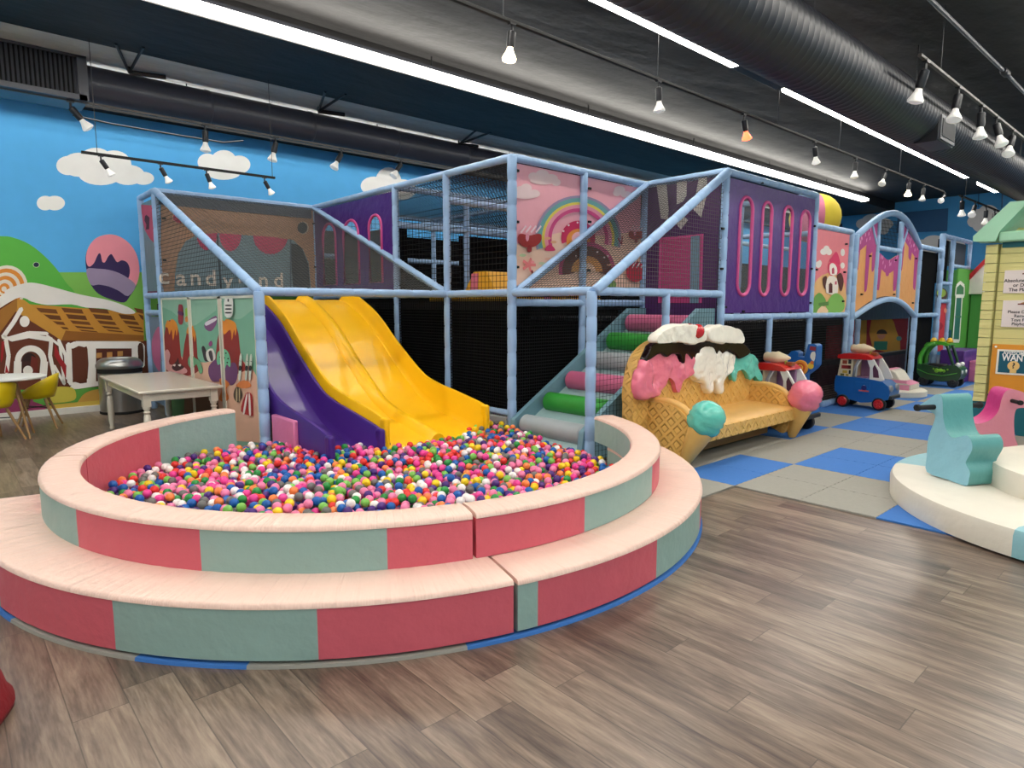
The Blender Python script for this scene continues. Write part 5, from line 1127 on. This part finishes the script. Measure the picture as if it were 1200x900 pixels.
def rocker(name_pts, org, nrm, depth, side_m, top_m, label, handle, ext, rough=False):
    t2 = thing('soft_rider', tuple(org), label, 'soft rider')
    P = [at(px, py, n=nrm, o=org) for px, py in name_pts]; P = [Vector((p.x, p.y, max(org.z+.002, p.z))) for p in P]
    P = smooth(P, 3); P = [Vector((p.x, p.y, max(org.z+.002, p.z))) for p in P]; m = M(); n = len(P); off = ext*depth
    m.add(P, [tuple(range(n))], side_m); m.add([p+off for p in P], [tuple(range(n))[::-1]], side_m); m.add(P+[p+off for p in P], [(i, (i+1) % n, n+(i+1) % n, n+i) for i in range(n)], top_m)
    bdy = m.build('body', t2, bevel=.018, seg=3)
    (hx, hy) = handle; hc = at(hx, hy, n=nrm, o=org)
    for s_, e_ in ((hc-ext*.16, hc+ext*.01), (hc+off-ext*.01, hc+off+ext*.16)):
        m = M(); m.lathe([(.024, 0), (.026, .02), (.019, .035), (.019, (e_-s_).length)], s_ if s_ == hc-ext*.16 else e_, blackm, 12, (e_-s_) if s_ == hc-ext*.16 else (s_-e_))
        m.build('handle_bar', t2, sm=True, angle=40)
    return t2
C5 = lambda pts: [(900+x/4, 440+y/4) for x, y in pts]
h1 = Vector((.19, .35, 0)).normalized(); n1 = Vector((h1.y, -h1.x, 0))
duck = C5([(745, 452), (744, 380), (752, 290), (782, 205), (776, 178), (735, 158), (712, 140), (745, 118), (780, 92), (806, 90), (818, 120), (822, 200), (838, 262), (862, 290), (895, 288), (935, 282), (955, 312), (956, 350), (932, 395), (928, 415), (946, 450), (942, 485), (926, 522), (840, 488)])
rocker(duck, Vector((5.28, 1.07, .19)), n1, .27, vinyl('sky_vinyl', (142, 196, 214), .5), vinyl('sea_green_vinyl', (92, 158, 156), .45), 'pale blue and sea green duck-shaped soft rider with black handles', (778/4+900, 148/4+440), Vector((n1.x, n1.y, 0)))
C6 = lambda pts: [(1040+x/7.5, 440+y/7.5) for x, y in pts]
duck2 = C6([(1140, 628), (1120, 540), (1112, 400), (1130, 300), (1180, 285), (1240, 280), (1270, 230), (1230, 170), (1160, 135), (1080, 122), (1030, 150), (1000, 220), (980, 300), (930, 370), (860, 410), (790, 425), (730, 412), (745, 480), (775, 540), (800, 600), (830, 640), (990, 680)])
rocker(duck2, (lambda q: Vector((q.x, q.y, .016)))(at(1190, 524, z=.016)), Vector((.8, .6, 0)), .27, vinyl('dusty_pink_vinyl', (222, 140, 156), .5), vinyl('hot_pink_vinyl', (218, 72, 142), .45), 'pink duck-shaped soft rider at the right edge', (1040+1095/7.5, 440+222/7.5), Vector((.8, .6, 0)))
# ---------------------------------------------------------------- yellow playhouse
PX = 9.0
t = thing('playhouse', (PX, 1.0, 0), 'pale yellow playhouse with teal base and mint green gable, signs on its wall', 'playhouse')
sid = mat('yellow_siding', (216, 208, 138), .55, noise=.05, bump=.6, bscale=4, bdist=.02, stretch=(.3, .3, 9)); teal = mat('teal_base_paint', (14, 104, 116), .5); mint = vinyl('mint_vinyl', (156, 206, 174), .5)
Q = lambda px, py: at(px, py, x=PX)
zt_ = Q(1170, 286).z; yl = Q(1156, 300).y; ys = Q(1170, 300).y; zb_ = Q(1150, 470).z
m = M(); z = zb_
while z < zt_-.01:
    z2 = min(z+.105, zt_); m.box(PX+.0, PX+.08, -2.2, ys-.02, z+.003, z2-.003, sid); m.box(PX-.05, PX+.08, ys, yl, z+.004, z2-.004, sid); m.box(PX, 11.4, yl-.05, yl-.005, z+.003, z2-.003, sid); z = z2
m.box(PX+.02, PX+.07, -2.2, yl-.01, zb_, zt_, mat('siding_gap', (150, 146, 90), .7)); m.box(PX+.01, 11.4, yl-.045, yl-.012, zb_, zt_, mat('siding_gap', (150, 146, 90), .7))
m.build('siding_wall', t)
m = M(); m.box(PX-.03, PX+.09, -2.2, yl+.01, 0, zb_, teal); m.box(PX, 11.4, yl-.06, yl+.01, 0, zb_, teal); m.build('base_panel', t, bevel=.006)
z_b = Q(1185, 290).z
m = M(); m.box(PX-.02, PX+.06, -2.2, ys-.03, z_b-.0, z_b+.09, teal); m.build('header_board', t, bevel=.005)
# gable: two padded sloping boards and a tie beam
yap = -.35; yL = Q(1146, 280).y; zL_ = Q(1146, 283).z; zR_ = Q(1187, 238).z; yR_ = Q(1187, 238).y
sl = (zR_-zL_)/(yL-yR_)
gp = [Q(1144, 284), Q(1144, 278), Q(1187, 238), Q(1210, 236), Q(1175, 272), Q(1170, 284)]
for s_ in (1, -1):
    m = M(); m.prism([(PX-.14, yap+(p.y-yap)*s_, p.z) for p in gp], (.3, 0, 0), mint); m.build('gable_board', t, bevel=.02)
    m = M(); m.prism([(PX+.18, yap+(gp[1].y-.02-yap)*s_, gp[1].z), (PX+.18, yap+(gp[2].y-yap)*s_, gp[2].z), (PX+.18, yap+(gp[2].y-.06-yap)*s_, gp[2].z-.02), (PX+.18, yap+(gp[1].y-.08-yap)*s_, gp[1].z-.02)], (2.3, 0, 0), mint); m.build('roof_slope', t)
m = M(); m.box(PX-.13, PX+.15, 2*yap-gp[3].y+.02, gp[3].y-.02, gp[3].z-.10, gp[3].z-.01, mint); m.build('ridge_beam', t, bevel=.02)
m = M(); m.box(PX-.12, PX+.1, -2.4, Q(1173, 280).y, Q(1180, 284).z, Q(1180, 272).z, mint); m.build('tie_beam', t, bevel=.02)
m = M(); c1, c2 = Q(1182, 272), Q(1189, 265); m.prism([(PX+.2, c1.y, c1.z), (PX+.2, c2.y, c2.z), (PX+.2, c2.y-.5, c1.z)], (.05, 0, 0), sid); m.build('gable_wall', t)
def board(name, p0, p1, mt, dx=.012, lab=None):
    a, b = Q(*p0), Q(*p1); m = M(); m.box(PX-.004-dx, PX+.002, b.y, a.y, b.z, a.z, mt); return m.build(name, t, label=lab, bevel=.002), a, b, PX-.006-dx
ink = paint((30, 28, 34)); uY = Vector((0, -1, 0)); uZ = Vector((0, 0, 1))
for lines, p0, p1, lab in ((('Absolutely No Food', 'or Drinks in', 'The Playground'), (1178, 317), (1232, 343), 'white notice about food and drinks'), (('Please Do Not', 'Remove', 'Toys From', 'Playhouse'), (1176, 352), (1222, 384), 'white notice about toys')):
    o, a, b, xx = board('notice_sign', p0, p1, paint((228, 216, 212), .5), lab=lab); m = M(); H_ = a.z-b.z; n = len(lines)
    for i, s_ in enumerate(lines): text(m, s_, (xx, (a.y+b.y)/2, a.z-H_*(.36+.60*(i+.5)/n)), H_*.60/n*1.0, ink, uY, uZ, bold=.02)
    m.box(xx-.001, xx, (a.y+b.y)/2-.05, (a.y+b.y)/2+.05, a.z-.05, a.z-.035, paint((130, 80, 70))); m.prism([(xx-.001, (a.y+b.y)/2-.03, a.z-.035), (xx-.001, (a.y+b.y)/2+.03, a.z-.035), (xx-.001, (a.y+b.y)/2, a.z-.02)], (.001, 0, 0), paint((180, 120, 60)))
    m.build('lettering', o)
og = paint((222, 146, 36), .5); o, a, b, xx = board('orange_panel', (1164, 403), (1260, 480), og, .03, 'orange panel on the playhouse wall')
# panel keeps its lower edge at the teal base
p0, p1 = (1170, 409), (1250, 443)
a2, b2 = Q(*p0), Q(*p1); m = M(); m.box(PX-.042, PX-.034, b2.y, a2.y, b2.z, a2.z, paint((232, 228, 216))); po = m.build('wanted_poster', o)
m = M(); m.box(PX-.044, PX-.041, b2.y+.02, a2.y-.02, b2.z+.02, a2.z-.02, paint((10, 84, 104)))
wh = paint((240, 240, 236)); xq_ = PX-.046; Ht = a2.z-b2.z
text(m, 'AWESOMENESS', (xq_, a2.y-.055, a2.z-.14*Ht), .052, wh, uY, uZ, align='LEFT', bold=.02, sx=.85); text(m, 'WANTED', (xq_, a2.y-.05, a2.z-.33*Ht), .105, wh, uY, uZ, align='LEFT', bold=.03, sx=.72)
for k, (fc, hc_) in enumerate((((236, 196, 120), (40, 120, 190)), ((190, 100, 80), (170, 40, 60)), ((226, 180, 140), (90, 50, 30)))):
    cy_ = a2.y-.16-k*.28; cz_ = b2.z+.36*Ht; yy = lambda r, n=20: [(xq_, cy_-r*math.cos(2*math.pi*i/n), cz_+r*math.sin(2*math.pi*i/n)) for i in range(n)]
    if k: flat(m, [(p[0], p[1], p[2]+.02) for p in yy(.07)], paint(hc_), (0, 0, 0))
    flat(m, yy(.055), paint(fc), (-.001, 0, 0)); flat(m, [(xq_, cy_-.03, cz_-.05), (xq_, cy_+.03, cz_-.05), (xq_, cy_+.03, cz_-.08), (xq_, cy_-.03, cz_-.08)], paint(fc), (0, 0, 0))
    text(m, '?', (xq_-.002, cy_, cz_), .085, ink, uY, uZ, bold=.03)
m.build('poster_print', po)
m = M(); c = Q(1168, 406); m.sphere((PX-.04, c.y, c.z), .012, wh, 10); m.build('screw_cap', o)
# red-edged playhouse behind
t = thing('playhouse', (16.2, 3, 0), 'small green playhouse with a red-edged white gable, behind the yellow playhouse', 'playhouse')
RX_ = 16.2; Q2 = lambda px, py: at(px, py, x=RX_)
a = Q2(1125, 338); b = Q2(1160, 303); c = Q2(1128, 330)
m = M(); m.prism([(RX_, a.y, a.z-.12), (RX_, a.y, a.z), (RX_, b.y, b.z), (RX_, b.y-.8, b.z), (RX_, b.y-.8, a.z-.12)], (1.6, 0, 0), paint((226, 220, 212), .5)); m.build('gable', t)
m = M(); m.prism([(RX_-.06, a.y+.03, a.z-.13), (RX_-.06, a.y+.03, a.z+.05), (RX_-.06, b.y, b.z+.09), (RX_-.06, b.y, b.z), (RX_-.06, a.y-.04, a.z), (RX_-.06, a.y-.04, a.z-.13)], (1.7, 0, 0), paint((190, 34, 44), .4)); m.build('red_edge', t, bevel=.01)
m = M(); m.box(RX_+.1, RX_+1.4, b.y-.8, Q2(1132, 400).y, .55, a.z-.12, paint((74, 150, 66))); m.box(RX_+.09, RX_+1.41, b.y-.8, Q2(1132, 400).y+.005, 0, .55, paint((16, 92, 104))); m.build('green_wall', t)
# soft steps
t = thing('soft_steps', (14.3, 3.3, 0), 'purple, pink and grey-blue soft steps beside the green toy car', 'soft steps')
for (x0_, x1_, y0_, y1_, z_, c, nm) in ((14.25, 15.3, 3.25, 3.65, .62, (84, 46, 128), 'purple'), (14.6, 15.6, 2.95, 3.25, .42, (206, 120, 156), 'pink'), (14.25, 15.3, 2.75, 2.95, .22, (138, 158, 170), 'grey-blue')):
    m = M(); m.box(x0_, x1_, y0_, y1_, .016, z_, vinyl('step_'+nm, c, .45)); m.build('step_block', t, bevel=.02, label=nm+' foam step')

# ---------------------------------------------------------------- table, chairs, bin at the left
t = thing('play_table', (1.8, 7.9, 0), 'low cream rectangular table with turned legs beside the mural boards', 'table')
tw = mat('cream_table_paint', (222, 212, 196), .25, noise=.03, coat=.3); TX0, TX1, TY0, TY1, TZ = 1.41, 2.19, 6.9, 8.82, .63
m = M(); m.box(TX0, TX1, TY0, TY1, TZ-.028, TZ, tw); m.build('tabletop', t, bevel=.008)
m = M(); m.box(TX0+.06, TX1-.06, TY0+.06, TY1-.06, TZ-.11, TZ-.028, tw); m.build('apron', t, bevel=.004)
for x in (TX0+.08, TX1-.08):
    for y in (TY0+.08, TY1-.08):
        m = M(); m.box(x-.035, x+.035, y-.035, y+.035, TZ-.16, TZ-.028, tw); m.lathe([(.026, 0), (.030, .02), (.022, .04), (.034, .12), (.036, .30), (.03, .38), (.022, .395), (.034, .415), (.022, .43), (.034, .45), (.034, .47)], (x, y, 0), tw, 16); m.build('leg', t, sm=True, angle=45)
t = thing('trash_can', (1.85, 10.03, 0), 'round brushed steel bin with a domed open lid against the mural', 'trash can')
steel = mat('brushed_steel', (170, 170, 168), .28, metal=.9, noise=.08, scale=3, stretch=(8, 8, .5))
m = M(); m.lathe([(.25, .0), (.26, .03), (.26, .58)], (1.85, 10.03, 0), steel, 40); m.build('bin_body', t, sm=True, angle=40)
m = M(); m.lathe([(.262, 0), (.268, .005), (.268, .03), (.262, .035)], (1.85, 10.03, 0), blackm, 32); m.lathe([(.262, .0), (.264, .0), (.264, .06), (.25, .06)], (1.85, 10.03, .55), blackm, 32); m.build('rubber_band', t, sm=True, angle=40)
m = M(); m.lathe([(.27, 0), (.28, .02), (.28, .05), (.25, .10), (.21, .13), (.19, .135), (.17, .12), (.165, .05)], (1.85, 10.03, .61), steel, 40, cap=False); m.build('lid', t, sm=True, angle=50)
cy = mat('yellow_chair_plastic', (226, 196, 20), .3, coat=.2); wd = mat('beech_wood', (170, 132, 88), .5, stretch=(6, 6, 1))
def chair(loc, rz, label):
    t = thing('shell_chair', loc, label, 'chair', 'yellow shell chairs', rz); rows = []
    def rim(a):                                    # height of the armchair rim around the seat, a=0 is the front
        c_ = math.cos(a); return .035 if c_ > .75 else .035+.25*((.75-c_)/1.75)**.75
    m = M(); n = 32; outer = []
    for (f, q) in ((.25, 0), (.55, 0), (.8, .03), (.93, .25), (1.02, .6), (1.1, 1.0)):
        row = []
        for j in range(n):
            a = 2*math.pi*j/n; hh = rim(a); rr = .205*f*(1+.03*math.cos(2*a)); row.append(Vector((rr*math.cos(a), rr*1.05*math.sin(a), .36+hh*q)))
        rows.append(row)
    m.rings(rows, cy, cap=False); c_ = [Vector((0, 0, .36))]; m.add(rows[0], [tuple(range(n))], cy)
    o = m.build('seat_shell', t, sm=True, local=True); so = o.modifiers.new('thick', 'SOLIDIFY'); so.thickness = .014
    for sx in (-1, 1):
        for sy in (-1, 1):
            m = M(); m.tube((sx*.09, sy*.09, .35), (sx*.20, sy*.19, 0), .016, wd, 10, .011); m.build('leg', t, sm=True, local=True, angle=50)
    m = M(); m.tube((-.12, -.12, .25), (.12, .12, .25), .006, dark, 6); m.tube((-.12, .12, .25), (.12, -.12, .25), .006, dark, 6); m.build('brace', t, local=True)
    return t
chair((.86, 9.40, 0), R(165), 'yellow shell chair with beech legs, right of the small round table')
chair((.40, 8.75, 0), R(118), 'yellow shell chair with beech legs, cut by the left edge of the photo')
RTC = at(6, 441, z=.68); thing_x = 0
t = thing('round_table', (RTC.x, RTC.y, 0), 'small round white table between the yellow chairs', 'table')
m = M(); m.lathe([(.01, .65), (.36, .65), (.37, .66), (.37, .675), (.36, .68), (.01, .68)], (RTC.x, RTC.y, 0), white_p, 40); m.build('tabletop', t, sm=True, angle=40)
for a in range(4):
    m = M(); d = Vector((math.cos(a*math.pi/2+.6), math.sin(a*math.pi/2+.6), 0)); m.tube(Vector((RTC.x, RTC.y, .65))+d*.1, Vector((RTC.x, RTC.y, 0))+d*.27, .016, wd, 10, .011); m.build('leg', t, sm=True, angle=50)
# red upholstered stool cut by the frame
m = M(); redf = mat('dark_red_fabric', (128, 8, 24), .7, noise=.2, bump=.6, bscale=14, bdist=.02)
p = at(14, 872, z=.0); c = Vector((p.x, p.y, 0))-Vector((rgt.x, rgt.y, 0)).normalized()*.42
rows = [[c+Vector((math.cos(2*math.pi*j/40), math.sin(2*math.pi*j/40), 0))*r*(1+.02*math.sin(j*1.3+z*20))+Vector((0, 0, z)) for j in range(40)] for r, z in ((.29, 0), (.335, .012), (.34, .04), (.32, .08), (.31, .14), (.29, .19), (.2, .215), (.01, .22))]
m.rings(rows, redf); tag(m.build('floor_cushion', sm=True), 'dark red fabric cushion on the floor at the bottom left corner', 'cushion')

# ---------------------------------------------------------------- light and colour
w = bpy.data.worlds.new('world'); bpy.context.scene.world = w; w.use_nodes = True
w.node_tree.nodes['Background'].inputs[0].default_value = (.9, .95, 1, 1); w.node_tree.nodes['Background'].inputs[1].default_value = .3
for o in list(bpy.data.objects):
    if '_o' in o: del o['_o']
v = bpy.context.scene.view_settings; v.view_transform = 'Standard'; v.look = 'None'; v.exposure = EXPO; v.gamma = 1; v.use_curve_mapping = False
